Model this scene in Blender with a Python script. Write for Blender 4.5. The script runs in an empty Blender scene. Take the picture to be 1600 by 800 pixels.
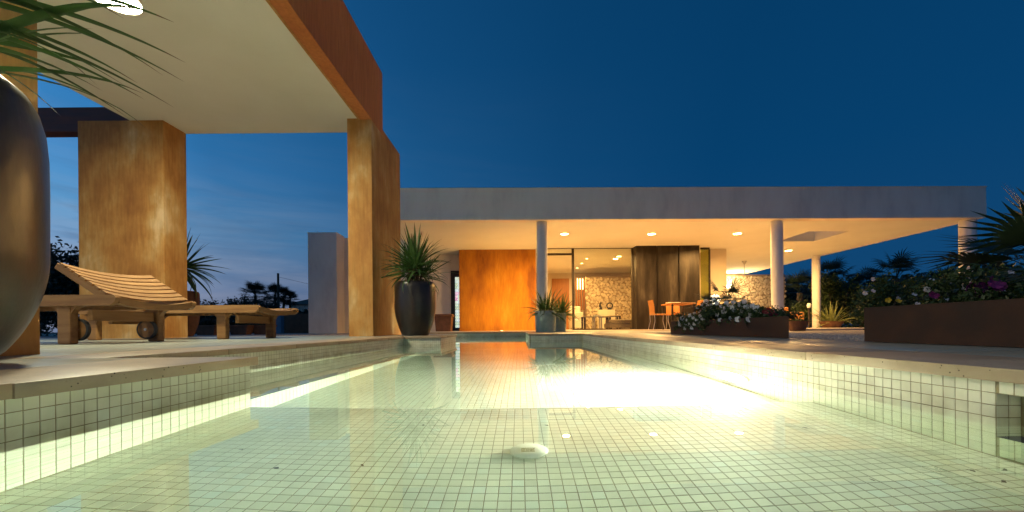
import bpy, bmesh, math, random
import numpy as np
from mathutils import Vector, Matrix, Euler, noise

random.seed(7); rng = np.random.default_rng(7)
C = bpy.context.scene.collection
SC = bpy.context.scene
F = 620.0; CX = 812.0; CY = 513.0; ROLL = 0.0087; CAMZ = 0.087
WATER = -0.119

# ------------------------------------------------------------------ camera
cam = bpy.data.cameras.new('camera'); co = bpy.data.objects.new('camera', cam); C.objects.link(co)
cam.lens = 36*F/1600; cam.sensor_width = 36; cam.sensor_fit = 'HORIZONTAL'
cam.shift_x = -(CX-800)/1600; cam.shift_y = (CY-400)/1600
cam.clip_start = 0.01; cam.clip_end = 3000
cr, sr = math.cos(ROLL), math.sin(ROLL)
m = Matrix(((cr, sr, 0), (0, 0, -1), (-sr, cr, 0)))
co.matrix_world = Matrix.Translation((0, 0, CAMZ)) @ m.to_4x4()
SC.camera = co

# ------------------------------------------------------------------ render settings
SC.render.engine = 'CYCLES'
cy = SC.cycles
cy.use_denoising = True
try: cy.denoiser = 'OPENIMAGEDENOISE'
except Exception: pass
cy.max_bounces = 12; cy.diffuse_bounces = 7; cy.glossy_bounces = 4; cy.transmission_bounces = 8
cy.transparent_max_bounces = 12; cy.volume_bounces = 0
cy.caustics_refractive = True; cy.caustics_reflective = True
cy.sample_clamp_indirect = 60.0; cy.sample_clamp_direct = 0
cy.blur_glossy = 0.15
SC.view_settings.view_transform = 'Standard'; SC.view_settings.look = 'None'
SC.view_settings.exposure = 0.0; SC.view_settings.gamma = 1.0

# ------------------------------------------------------------------ world: dusk sky
SKY_STRENGTH = 1.0
w = bpy.data.worlds.new('World'); SC.world = w; w.use_nodes = True
nt = w.node_tree; nt.nodes.clear()
def N(nt, t, **k):
    n = nt.nodes.new(t)
    for a, b in k.items(): setattr(n, a, b)
    return n
def ramp(nt, stops, interp='LINEAR'):
    r = N(nt, 'ShaderNodeValToRGB'); cr_ = r.color_ramp; cr_.interpolation = interp
    while len(cr_.elements) > 1: cr_.elements.remove(cr_.elements[-1])
    cr_.elements[0].position = stops[0][0]; cr_.elements[0].color = tuple(stops[0][1])+(1,)
    for p, c in stops[1:]:
        e = cr_.elements.new(p); e.color = tuple(c)+(1,)
    return r
out = N(nt, 'ShaderNodeOutputWorld'); bg = N(nt, 'ShaderNodeBackground'); bg.inputs[1].default_value = SKY_STRENGTH
tc = N(nt, 'ShaderNodeTexCoord'); sep = N(nt, 'ShaderNodeSeparateXYZ')
nt.links.new(tc.outputs['Generated'], sep.inputs[0])
left = ramp(nt, [(0.0, (.26, .30, .42)), (.07, (.28, .34, .50)), (.2, (.13, .35, .63)), (.32, (.05, .26, .60)), (.55, (.02, .16, .42)), (1, (.008, .08, .22))])
right = ramp(nt, [(0.0, (.012, .058, .150)), (.12, (.005, .058, .165)), (.35, (.002, .050, .150)), (1, (.001, .032, .10))])
nt.links.new(sep.outputs[2], left.inputs[0]); nt.links.new(sep.outputs[2], right.inputs[0])
az = N(nt, 'ShaderNodeMapRange'); az.inputs[1].default_value = -1; az.inputs[2].default_value = 1
nt.links.new(sep.outputs[0], az.inputs[0])
mr = ramp(nt, [(.07, (0, 0, 0)), (.135, (.08,)*3), (.21, (.5,)*3), (.30, (.66,)*3), (.40, (.8,)*3), (.55, (.93,)*3), (.71, (1, 1, 1))])
nt.links.new(az.outputs[0], mr.inputs[0])
mix = N(nt, 'ShaderNodeMix', data_type='RGBA')
nt.links.new(mr.outputs[0], mix.inputs[0]); nt.links.new(left.outputs[0], mix.inputs[6]); nt.links.new(right.outputs[0], mix.inputs[7])
# thin streaky clouds, low over the horizon
mp = N(nt, 'ShaderNodeMapping'); mp.inputs['Scale'].default_value = (1.6, 1.6, 11); mp.inputs['Rotation'].default_value = (.05, .12, .3)
nz = N(nt, 'ShaderNodeTexNoise'); nz.inputs['Scale'].default_value = 1.7; nz.inputs['Detail'].default_value = 7; nz.inputs['Roughness'].default_value = .62; nz.inputs['Distortion'].default_value = .5
nt.links.new(tc.outputs['Generated'], mp.inputs[0]); nt.links.new(mp.outputs[0], nz.inputs[0])
cr1 = ramp(nt, [(.42, (0, 0, 0)), (.72, (1, 1, 1))]); nt.links.new(nz.outputs[0], cr1.inputs[0])
fade = ramp(nt, [(0, (.8, .8, .8)), (.12, (.6, .6, .6)), (.30, (.10, .10, .10)), (.6, (0, 0, 0))]); nt.links.new(sep.outputs[2], fade.inputs[0])
mul = N(nt, 'ShaderNodeMath', operation='MULTIPLY'); nt.links.new(cr1.outputs[0], mul.inputs[0]); nt.links.new(fade.outputs[0], mul.inputs[1])
inv = N(nt, 'ShaderNodeMath', operation='SUBTRACT'); inv.inputs[0].default_value = 1.0; nt.links.new(mr.outputs[0], inv.inputs[1])
mul2 = N(nt, 'ShaderNodeMath', operation='MULTIPLY'); nt.links.new(mul.outputs[0], mul2.inputs[0]); nt.links.new(inv.outputs[0], mul2.inputs[1])
mixc = N(nt, 'ShaderNodeMix', data_type='RGBA'); nt.links.new(mul2.outputs[0], mixc.inputs[0]); nt.links.new(mix.outputs[2], mixc.inputs[6]); mixc.inputs[7].default_value = (.38, .39, .46, 1)
nz2 = N(nt, 'ShaderNodeTexNoise'); nz2.inputs['Scale'].default_value = 2.9; nz2.inputs['Detail'].default_value = 6; nz2.inputs['Distortion'].default_value = .8
nt.links.new(mp.outputs[0], nz2.inputs[0]); cr2 = ramp(nt, [(.45, (0, 0, 0)), (.7, (.85,)*3)]); nt.links.new(nz2.outputs[0], cr2.inputs[0])
fade2 = ramp(nt, [(0, (.7,)*3), (.2, (.7,)*3), (.34, (.12,)*3), (.5, (0, 0, 0))]); nt.links.new(sep.outputs[2], fade2.inputs[0])
mul3 = N(nt, 'ShaderNodeMath', operation='MULTIPLY'); nt.links.new(cr2.outputs[0], mul3.inputs[0]); nt.links.new(fade2.outputs[0], mul3.inputs[1])
mixd = N(nt, 'ShaderNodeMix', data_type='RGBA'); mul4 = N(nt, 'ShaderNodeMath', operation='MULTIPLY'); nt.links.new(mul3.outputs[0], mul4.inputs[0]); nt.links.new(inv.outputs[0], mul4.inputs[1]); nt.links.new(mul4.outputs[0], mixd.inputs[0]); nt.links.new(mixc.outputs[2], mixd.inputs[6]); mixd.inputs[7].default_value = (.035, .085, .19, 1)
nt.links.new(mixd.outputs[2], bg.inputs[0]); nt.links.new(bg.outputs[0], out.inputs[0])

# lamp powers (W)
P_POOL = 80; P_PAV = 120; P_DOWN = 230; P_IN = 150; P_WASH = 260
WARM = (1.0, .56, .18)

# ------------------------------------------------------------------ helpers
def W(px, py, Y):
    """world point seen at pixel (px,py) of the 1600x800 photograph at depth Y"""
    dx, dy = px-CX, py-CY
    X, D = dx-ROLL*dy, dy+ROLL*dx
    return Vector((X*Y/F, Y, CAMZ-D*Y/F))
def setp(o, label=None, cat=None, group=None, kind=None):
    if label: o['label'] = label
    if cat: o['category'] = cat
    if group: o['group'] = group
    if kind: o['kind'] = kind
    return o
def empty(name, label, cat, loc=(0, 0, 0), rz=0, group=None):
    o = bpy.data.objects.new(name, None); C.objects.link(o); o.location = loc; o.rotation_euler = (0, 0, rz); o.empty_display_size = .1
    return setp(o, label, cat, group)
def link(name, me, parent=None, mat=None):
    if mat is not None and not me.materials: me.materials.append(mat)
    o = bpy.data.objects.new(name, me); C.objects.link(o)
    if parent: o.parent = parent
    return o
def mesh(name, v, f, mat=None, smooth=False):
    me = bpy.data.meshes.new(name); me.from_pydata([tuple(a) for a in v], [], f); me.update()
    if mat: me.materials.append(mat)
    if smooth: me.polygons.foreach_set('use_smooth', [True]*len(me.polygons))
    return me
class B:
    """collects shapes into one mesh"""
    def __init__(s): s.bm = bmesh.new()
    def box(s, x0, x1, y0, y1, z0, z1, bev=0, seg=1, mtx=None):
        t = bmesh.new(); bmesh.ops.create_cube(t, size=1)
        for v in t.verts: v.co = Vector(((x0+x1)/2+v.co.x*(x1-x0), (y0+y1)/2+v.co.y*(y1-y0), (z0+z1)/2+v.co.z*(z1-z0)))
        if bev: bmesh.ops.bevel(t, geom=t.edges[:], offset=bev, segments=seg, affect='EDGES', profile=.6)
        s.add(t, mtx); return s
    def add(s, t, mtx=None):
        if mtx is not None: bmesh.ops.transform(t, matrix=mtx, verts=t.verts)
        me = bpy.data.meshes.new('t'); t.to_mesh(me); s.bm.from_mesh(me); bpy.data.meshes.remove(me); t.free()
    def lathe(s, prof, c=(0, 0, 0), n=32, mtx=None, wob=0):
        t = bmesh.new(); rings = []
        for r, z in prof:
            if r < 1e-6: rings.append([t.verts.new((0, 0, z))])
            else: rings.append([t.verts.new((r*math.cos(2*math.pi*k/n), r*math.sin(2*math.pi*k/n), z)) for k in range(n)])
        for a, b in zip(rings, rings[1:]):
            for k in range(n):
                k2 = (k+1) % n
                if len(a) == 1 and len(b) == 1: continue
                if len(a) == 1: fs = [a[0], b[k2], b[k]]
                elif len(b) == 1: fs = [a[k], a[k2], b[0]]
                else: fs = [a[k], a[k2], b[k2], b[k]]
                t.faces.new(fs)
        M_ = Matrix.Translation(c) if mtx is None else mtx
        bmesh.ops.recalc_face_normals(t, faces=t.faces)
        s.add(t, M_); return s
    def tube(s, pts, r, n=8, cap=True):
        t = bmesh.new(); rings = []; pts = [Vector(p) for p in pts]
        rr = r if isinstance(r, (list, tuple)) else [r]*len(pts)
        for i, p in enumerate(pts):
            d = (pts[min(i+1, len(pts)-1)]-pts[max(i-1, 0)]).normalized()
            a = d.orthogonal().normalized() if i == 0 else (a-d*a.dot(d)).normalized()
            b = d.cross(a)
            rings.append([t.verts.new(p+(a*math.cos(2*math.pi*k/n)+b*math.sin(2*math.pi*k/n))*rr[i]) for k in range(n)])
        for a_, b_ in zip(rings, rings[1:]):
            for k in range(n): t.faces.new([a_[k], a_[(k+1) % n], b_[(k+1) % n], b_[k]])
        if cap: t.faces.new(rings[0][::-1]); t.faces.new(rings[-1])
        s.add(t); return s
    def prism(s, poly, z0, z1, mtx=None):
        t = bmesh.new(); a = [t.verts.new((x, y, z0)) for x, y in poly]; b = [t.verts.new((x, y, z1)) for x, y in poly]
        t.faces.new(a[::-1]); t.faces.new(b); n = len(poly)
        for k in range(n): t.faces.new([a[k], a[(k+1) % n], b[(k+1) % n], b[k]])
        bmesh.ops.recalc_face_normals(t, faces=t.faces)
        s.add(t, mtx); return s
    def me(s, name, mat, smooth=None):
        me = bpy.data.meshes.new(name); s.bm.to_mesh(me); s.bm.free()
        if mat: me.materials.append(mat)
        if smooth:
            me.polygons.foreach_set('use_smooth', [True]*len(me.polygons))
            me.set_sharp_from_angle(angle=math.radians(smooth))
        return me
    def obj(s, name, mat, parent=None, smooth=None, loc=None):
        o = link(name, s.me(name, mat, smooth), parent)
        if loc: o.location = loc
        return o
def box(name, mat, x0, x1, y0, y1, z0, z1, parent=None, bev=0, seg=1):
    return B().box(x0, x1, y0, y1, z0, z1, bev, seg).obj(name, mat, parent)

# ------------------------------------------------------------------ materials
def M(name, col, rough=.6, metal=0, spec=.5):
    m = bpy.data.materials.new(name); m.use_nodes = True; b = m.node_tree.nodes['Principled BSDF']
    b.inputs['Base Color'].default_value = tuple(col)+(1,); b.inputs['Roughness'].default_value = rough
    b.inputs['Metallic'].default_value = metal; b.inputs['Specular IOR Level'].default_value = spec
    return m
def noisy(name, cols, scale=(1, 1, 1), nscale=4, rough=(.5, .8), bump=.1, bscale=60, detail=6, coord='Object', metal=0, dist=.003, spec=.5, speck=None):
    """principled with noise-driven colour, roughness and bump; cols = ramp stops"""
    m = M(name, (1, 1, 1), metal=metal, spec=spec); t = m.node_tree; b = t.nodes['Principled BSDF']
    tc = N(t, 'ShaderNodeTexCoord'); mp = N(t, 'ShaderNodeMapping'); mp.inputs['Scale'].default_value = scale
    t.links.new(tc.outputs[coord], mp.inputs[0])
    n = N(t, 'ShaderNodeTexNoise'); n.inputs['Scale'].default_value = nscale; n.inputs['Detail'].default_value = detail; n.inputs['Roughness'].default_value = .6
    t.links.new(mp.outputs[0], n.inputs[0])
    r = ramp(t, cols); t.links.new(n.outputs[0], r.inputs[0]); colout = r.outputs[0]
    if speck:
        v = N(t, 'ShaderNodeTexVoronoi'); v.inputs['Scale'].default_value = speck[0]; t.links.new(tc.outputs[coord], v.inputs[0])
        rr = ramp(t, [(0, (1, 1, 1)), (speck[1], (1, 1, 1)), (speck[1]+.04, (0, 0, 0))]); t.links.new(v.outputs[0], rr.inputs[0])
        n2 = N(t, 'ShaderNodeTexNoise'); n2.inputs['Scale'].default_value = speck[0]*.25; t.links.new(tc.outputs[coord], n2.inputs[0])
        r2 = ramp(t, [(.5, (0, 0, 0)), (.6, (1, 1, 1))]); t.links.new(n2.outputs[0], r2.inputs[0])
        mm = N(t, 'ShaderNodeMath', operation='MULTIPLY'); t.links.new(rr.outputs[0], mm.inputs[0]); t.links.new(r2.outputs[0], mm.inputs[1])
        mx = N(t, 'ShaderNodeMix', data_type='RGBA'); t.links.new(mm.outputs[0], mx.inputs[0]); t.links.new(colout, mx.inputs[6]); mx.inputs[7].default_value = tuple(speck[2])+(1,)
        colout = mx.outputs[2]
    t.links.new(colout, b.inputs['Base Color'])
    mr = N(t, 'ShaderNodeMapRange'); mr.inputs[3].default_value = rough[0]; mr.inputs[4].default_value = rough[1]
    t.links.new(n.outputs[0], mr.inputs[0]); t.links.new(mr.outputs[0], b.inputs['Roughness'])
    if bump:
        nb = N(t, 'ShaderNodeTexNoise'); nb.inputs['Scale'].default_value = bscale; nb.inputs['Detail'].default_value = 4
        t.links.new(mp.outputs[0], nb.inputs[0])
        bp = N(t, 'ShaderNodeBump'); bp.inputs['Strength'].default_value = bump; bp.inputs['Distance'].default_value = dist
        t.links.new(nb.outputs[0], bp.inputs['Height']); t.links.new(bp.outputs[0], b.inputs['Normal'])
    return m
def emit(name, col, s):
    m = bpy.data.materials.new(name); m.use_nodes = True; t = m.node_tree; b = t.nodes['Principled BSDF']
    b.inputs['Base Color'].default_value = (.8, .8, .8, 1); b.inputs['Emission Color'].default_value = tuple(col)+(1,); b.inputs['Emission Strength'].default_value = s
    return m
# vertical streaked stucco
def stucco(name, cols, ns=2.4, vs=.35):
    m = noisy(name, cols, scale=(1, 1, vs), nscale=ns, rough=(.7, .9), bump=.35, bscale=26, dist=.004, detail=9)
    t = m.node_tree; b = t.nodes['Principled BSDF']; tc = t.nodes['Texture Coordinate']
    mp = N(t, 'ShaderNodeMapping'); mp.inputs['Scale'].default_value = (1, 1, .10); t.links.new(tc.outputs['Object'], mp.inputs[0])
    n = N(t, 'ShaderNodeTexNoise'); n.inputs['Scale'].default_value = 34; n.inputs['Detail'].default_value = 5; t.links.new(mp.outputs[0], n.inputs[0])
    r = ramp(t, [(.3, (.72, .66, .6)), (.6, (1.12, 1.1, 1.08))]); t.links.new(n.outputs[0], r.inputs[0])
    src = b.inputs['Base Color'].links[0].from_socket
    mx = N(t, 'ShaderNodeMix', data_type='RGBA', blend_type='MULTIPLY'); mx.inputs[0].default_value = .5
    t.links.new(src, mx.inputs[6]); t.links.new(r.outputs[0], mx.inputs[7]); t.links.new(mx.outputs[2], b.inputs['Base Color'])
    return m
ochre = stucco('ochre_stucco', [(.32, (.32, .13, .027)), (.44, (.41, .185, .042)), (.52, (.47, .235, .06)), (.60, (.52, .30, .10)), (.72, (.64, .45, .24))], 2.6, .6)
rust_stucco = stucco('rust_stucco', [(.3, (.40, .12, .03)), (.5, (.50, .17, .045)), (.7, (.55, .21, .07))], 1.5, .3)
orange_wall = stucco('orange_wall_paint', [(.36, (.25, .075, .002)), (.48, (.42, .15, .003)), (.6, (.52, .21, .006)), (.7, (.60, .29, .03))], 1.8, .35)
soffit_w = noisy('soffit_plaster', [(.3, (.73, .72, .62)), (.7, (.79, .78, .69))], nscale=1.2, rough=(.8, .95), bump=.12, bscale=9, dist=.006)
white_r = noisy('white_render', [(.25, (.66, .57, .47)), (.5, (.82, .73, .61)), (.75, (.87, .79, .68))], scale=(1, 1, .35), nscale=2.2, rough=(.8, .95), bump=.3, bscale=18, dist=.004, detail=9)
white_col = noisy('white_column_paint', [(.3, (.70, .69, .67)), (.7, (.76, .75, .73))], nscale=3, rough=(.6, .75), bump=.12, bscale=30, dist=.002)
stone = noisy('travertine', [(.25, (.28, .20, .13)), (.5, (.40, .30, .20)), (.75, (.48, .39, .28))], scale=(1, 1, 1), nscale=5, rough=(.28, .5), bump=.25, bscale=45, dist=.0015, detail=10, speck=(90, .16, (.07, .045, .025)))
deckm = noisy('deck_stone', [(.25, (.22, .24, .21)), (.5, (.29, .31, .275)), (.75, (.36, .375, .34))], scale=(.5, 2.2, 1), nscale=4, rough=(.22, .42), bump=.12, bscale=30, dist=.001, detail=10, speck=(60, .1, (.12, .09, .07)))
def objvar(m, lo=.9, hi=1.08):
    t = m.node_tree; b = t.nodes['Principled BSDF']; src = b.inputs['Base Color'].links[0].from_socket
    oi = N(t, 'ShaderNodeObjectInfo'); mr = N(t, 'ShaderNodeMapRange'); mr.inputs[3].default_value = lo; mr.inputs[4].default_value = hi
    t.links.new(oi.outputs['Random'], mr.inputs[0])
    vm = N(t, 'ShaderNodeVectorMath', operation='SCALE'); t.links.new(src, vm.inputs[0]); t.links.new(mr.outputs[0], vm.inputs['Scale'])
    t.links.new(vm.outputs[0], b.inputs['Base Color'])
objvar(deckm, .92, 1.06); objvar(stone, .93, 1.06)
gravelm = noisy('gravel_ground', [(.3, (.22, .19, .16)), (.5, (.34, .30, .26)), (.7, (.42, .38, .34))], nscale=22, rough=(.8, .95), bump=1, bscale=70, dist=.02, detail=8)
pebble = noisy('pebbles', [(.3, (.38, .34, .30)), (.7, (.60, .56, .52))], nscale=12, rough=(.6, .9), bump=0)
earth = noisy('dry_ground', [(.3, (.05, .045, .03)), (.7, (.10, .085, .06))], nscale=.6, rough=(.9, 1), bump=.5, bscale=3, dist=.1)
teak = noisy('teak', [(.25, (.18, .08, .024)), (.5, (.29, .145, .048)), (.75, (.38, .21, .08))], scale=(1, 9, 9), nscale=2.5, rough=(.4, .62), bump=.3, bscale=30, dist=.0015, detail=9)
teak_y = noisy('teak_cross', [(.25, (.19, .09, .03)), (.5, (.31, .16, .055)), (.75, (.40, .225, .09))], scale=(9, 1, 9), nscale=2.5, rough=(.4, .6), bump=.3, bscale=30, dist=.0015, detail=9)
objvar(teak_y, .85, 1.1)
rubber = noisy('wheel_rubber', [(.3, (.02, .025, .03)), (.7, (.04, .045, .05))], nscale=20, rough=(.5, .7), bump=.1)
metal = noisy('dark_frame_metal', [(.3, (.035, .026, .02)), (.7, (.055, .042, .03))], nscale=6, rough=(.35, .5), bump=.05, metal=.4)
steel = noisy('brushed_steel', [(.3, (.45, .43, .40)), (.7, (.6, .58, .55))], nscale=9, rough=(.25, .4), bump=.05, metal=1)
bronze = noisy('bronze_panel', [(.3, (.014, .010, .007)), (.45, (.027, .020, .013)), (.56, (.046, .036, .025)), (.7, (.10, .08, .06))], scale=(1, 1, .18), nscale=4.0, rough=(.3, .48), bump=.08, bscale=12, metal=.55, detail=9)
corten = noisy('corten_steel', [(.3, (.022, .009, .005)), (.5, (.038, .014, .007)), (.72, (.06, .022, .010))], nscale=8, rough=(.55, .85), bump=.3, bscale=90, dist=.001, detail=9, metal=.15)
glaze = noisy('dark_glazed_ceramic', [(.3, (.008, .007, .007)), (.5, (.018, .014, .012)), (.7, (.036, .024, .017))], scale=(1, 1, .4), nscale=9, rough=(.25, .38), bump=.5, bscale=40, dist=.0022, detail=5, spec=.6)
teal_pot = noisy('pale_teal_glaze', [(.3, (.22, .33, .29)), (.6, (.36, .46, .40)), (.8, (.42, .50, .44))], nscale=5, rough=(.15, .3), bump=.05)
terra = noisy('terracotta', [(.3, (.10, .047, .026)), (.7, (.18, .085, .048))], nscale=7, rough=(.75, .9), bump=.15)
darkwood = noisy('dark_timber', [(.3, (.08, .022, .010)), (.7, (.15, .042, .018))], scale=(.4, 6, 6), nscale=3, rough=(.5, .7), bump=.2)
orangewood = noisy('honey_wood', [(.3, (.30, .11, .02)), (.7, (.42, .17, .035))], scale=(4, 4, .4), nscale=4, rough=(.4, .6), bump=.1)
fabric = noisy('grey_fabric', [(.3, (.20, .16, .11)), (.7, (.28, .22, .15))], nscale=20, rough=(.85, .95), bump=.3, bscale=200)
fabric_o = noisy('amber_fabric', [(.3, (.48, .22, .06)), (.7, (.56, .28, .08))], nscale=20, rough=(.85, .95), bump=.2, bscale=200)
cream = noisy('cream_plaster', [(.3, (.62, .54, .40)), (.7, (.68, .60, .46))], nscale=2, rough=(.8, .9), bump=.1)
iron = noisy('sculpture_iron', [(.3, (.02, .017, .015)), (.7, (.05, .04, .03))], nscale=12, rough=(.35, .6), bump=.2, metal=.3)
soil = noisy('potting_soil', [(.3, (.015, .011, .008)), (.7, (.04, .03, .02))], nscale=30, rough=(.9, 1), bump=1, bscale=60, dist=.02)
whitep = noisy('white_plastic', [(.3, (.66, .66, .58)), (.7, (.74, .73, .66))], nscale=12, rough=(.3, .45), bump=.03)
black_m = noisy('black_frame', [(.3, (.008, .008, .009)), (.7, (.018, .018, .02))], nscale=9, rough=(.4, .6), bump=.03)
debrism = noisy('wet_dead_leaf', [(.3, (.03, .022, .01)), (.7, (.07, .05, .02))], nscale=60, rough=(.4, .7), bump=.2)
def leafmat(name, c0, c1, c2, rough=(.35, .55), transl=.25):
    m = noisy(name, [(.3, c0), (.5, c1), (.7, c2)], nscale=7, rough=rough, bump=.1, bscale=90, dist=.001)
    objvar(m, .75, 1.2)
    t = m.node_tree; b = t.nodes['Principled BSDF']; tr = N(t, 'ShaderNodeBsdfTranslucent'); mx = N(t, 'ShaderNodeMixShader'); mx.inputs[0].default_value = transl
    t.links.new(b.inputs['Base Color'].links[0].from_socket, tr.inputs[0]); o = t.nodes['Material Output']
    t.links.new(b.outputs[0], mx.inputs[1]); t.links.new(tr.outputs[0], mx.inputs[2]); t.links.new(mx.outputs[0], o.inputs[0])
    return m
yleaf = leafmat('yucca_leaf', (.035, .085, .018), (.055, .13, .028), (.09, .17, .04))
yleaf_brown = leafmat('dry_leaf_tip', (.10, .055, .025), (.14, .08, .035), (.18, .11, .05))
bushleaf = leafmat('bush_leaf', (.025, .05, .012), (.045, .085, .02), (.08, .12, .03))
darkleaf = leafmat('dark_foliage', (.012, .022, .012), (.02, .035, .018), (.03, .05, .024), transl=.1)
palmleaf = leafmat('palm_leaf', (.018, .035, .014), (.03, .055, .02), (.045, .075, .028), transl=.15)
barkm = noisy('bark', [(.3, (.06, .04, .025)), (.7, (.14, .10, .06))], scale=(1, 1, .3), nscale=20, rough=(.8, .95), bump=.8, bscale=30, dist=.01)
petal_w = leafmat('white_petal', (.72, .70, .72), (.78, .77, .78), (.82, .8, .8), transl=.25)
petal_p = leafmat('magenta_petal', (.12, .012, .09), (.18, .02, .14), (.25, .04, .2))
petal_r = leafmat('dark_red_petal', (.12, .01, .01), (.2, .02, .02), (.26, .04, .03))
petal_y = leafmat('yellow_petal', (.5, .38, .02), (.6, .45, .04), (.65, .5, .08))
# glass mosaic
def tilemat(name, base, rough):
    m = M(name, base, rough); t = m.node_tree; b = t.nodes['Principled BSDF']
    at = N(t, 'ShaderNodeAttribute'); at.attribute_name = 'rnd'; oi = N(t, 'ShaderNodeObjectInfo')
    ad = N(t, 'ShaderNodeMath', operation='ADD'); t.links.new(at.outputs['Fac'], ad.inputs[0])
    # objects with their own random: attribute missing reads 0
    gt = N(t, 'ShaderNodeMath', operation='LESS_THAN'); t.links.new(at.outputs['Fac'], gt.inputs[0]); gt.inputs[1].default_value = .0001
    ml = N(t, 'ShaderNodeMath', operation='MULTIPLY'); t.links.new(gt.outputs[0], ml.inputs[0]); t.links.new(oi.outputs['Random'], ml.inputs[1])
    t.links.new(ml.outputs[0], ad.inputs[1])
    r = ramp(t, [(0, [c*.88 for c in base]), (.12, [c*.95 for c in base]), (.5, base), (.88, [c*1.03 for c in base]), (1, [base[0]*.98, base[1]*1.04, base[2]*1.10])])
    t.links.new(ad.outputs[0], r.inputs[0])
    tc = N(t, 'ShaderNodeTexCoord'); n = N(t, 'ShaderNodeTexNoise'); n.inputs['Scale'].default_value = 3.1; n.inputs['Detail'].default_value = 8
    ge = N(t, 'ShaderNodeNewGeometry'); t.links.new(ge.outputs['Position'], n.inputs[0])
    r2 = ramp(t, [(.35, (.84, .84, .80)), (.6, (1, 1, 1))]); t.links.new(n.outputs[0], r2.inputs[0])
    mx = N(t, 'ShaderNodeMix', data_type='RGBA', blend_type='MULTIPLY'); mx.inputs[0].default_value = 1
    t.links.new(r.outputs[0], mx.inputs[6]); t.links.new(r2.outputs[0], mx.inputs[7]); t.links.new(mx.outputs[2], b.inputs['Base Color'])
    n2 = N(t, 'ShaderNodeTexNoise'); n2.inputs['Scale'].default_value = 160; t.links.new(ge.outputs['Position'], n2.inputs[0])
    bp = N(t, 'ShaderNodeBump'); bp.inputs['Strength'].default_value = .01; bp.inputs['Distance'].default_value = .0002; t.links.new(n2.outputs[0], bp.inputs['Height']); t.links.new(bp.outputs[0], b.inputs['Normal'])
    return m
TILE = tilemat('glass_mosaic_tile', (.76, .75, .64), .35)
GROUT = noisy('grout', [(.3, (.20, .16, .085)), (.5, (.30, .25, .15)), (.7, (.40, .35, .23))], nscale=9, rough=(.85, .95), bump=.2, coord='Object')
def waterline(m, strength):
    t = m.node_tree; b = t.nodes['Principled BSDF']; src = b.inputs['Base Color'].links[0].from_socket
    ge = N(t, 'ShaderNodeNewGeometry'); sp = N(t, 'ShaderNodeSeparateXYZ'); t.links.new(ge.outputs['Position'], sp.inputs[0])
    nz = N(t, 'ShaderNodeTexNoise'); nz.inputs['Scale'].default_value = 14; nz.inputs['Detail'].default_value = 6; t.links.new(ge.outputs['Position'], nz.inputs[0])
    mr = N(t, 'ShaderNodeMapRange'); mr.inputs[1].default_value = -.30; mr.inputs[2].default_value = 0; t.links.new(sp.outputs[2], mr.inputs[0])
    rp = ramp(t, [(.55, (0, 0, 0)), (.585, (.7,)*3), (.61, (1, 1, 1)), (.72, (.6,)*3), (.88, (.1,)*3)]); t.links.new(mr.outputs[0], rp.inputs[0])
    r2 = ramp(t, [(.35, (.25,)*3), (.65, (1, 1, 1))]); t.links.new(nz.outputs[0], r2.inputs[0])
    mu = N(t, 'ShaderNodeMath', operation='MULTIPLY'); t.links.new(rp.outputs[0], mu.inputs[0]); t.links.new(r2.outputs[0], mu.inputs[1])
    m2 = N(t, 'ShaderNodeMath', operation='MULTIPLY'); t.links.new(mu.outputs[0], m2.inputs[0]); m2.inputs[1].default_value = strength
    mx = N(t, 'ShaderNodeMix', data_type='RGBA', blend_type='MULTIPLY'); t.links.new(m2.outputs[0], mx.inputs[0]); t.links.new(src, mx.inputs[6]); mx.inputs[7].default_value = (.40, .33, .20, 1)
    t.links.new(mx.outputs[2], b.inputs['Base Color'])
waterline(TILE, .7); waterline(GROUT, 1.0)  # mineral stain band, its tint strengthened to darken over-bright walls above the water
# clear glass pane: thin glossy over transparent
def glassmat(name, tint=(.93, .95, .92)):
    m = bpy.data.materials.new(name); m.use_nodes = True; t = m.node_tree; t.nodes.clear()
    o = N(t, 'ShaderNodeOutputMaterial'); g = N(t, 'ShaderNodeBsdfGlossy'); g.inputs['Roughness'].default_value = .01
    tr = N(t, 'ShaderNodeBsdfTransparent'); tr.inputs[0].default_value = tuple(tint)+(1,)
    fr = N(t, 'ShaderNodeFresnel'); fr.inputs[0].default_value = 1.45; mx = N(t, 'ShaderNodeMixShader')
    t.links.new(fr.outputs[0], mx.inputs[0]); t.links.new(tr.outputs[0], mx.inputs[1]); t.links.new(g.outputs[0], mx.inputs[2]); t.links.new(mx.outputs[0], o.inputs[0])
    return m
pane_m = glassmat('window_glass'); pane_g = glassmat('green_tint_glass', (.75, .80, .42))

# ------------------------------------------------------------------ lamps
def area(name, loc, power, col, size, rot=(0, 0, 0), spread=180, parent=None):
    l = bpy.data.lights.new(name, 'AREA'); l.shape = 'DISK'; l.size = size; l.energy = power; l.color = col; l.spread = math.radians(spread)
    o = bpy.data.objects.new(name, l); C.objects.link(o); o.location = loc; o.rotation_euler = rot
    if parent: o.parent = parent
    return o
def point(name, loc, power, col, r=.05):
    l = bpy.data.lights.new(name, 'POINT'); l.energy = power; l.color = col; l.shadow_soft_size = r
    o = bpy.data.objects.new(name, l); C.objects.link(o); o.location = loc; return o

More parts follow.
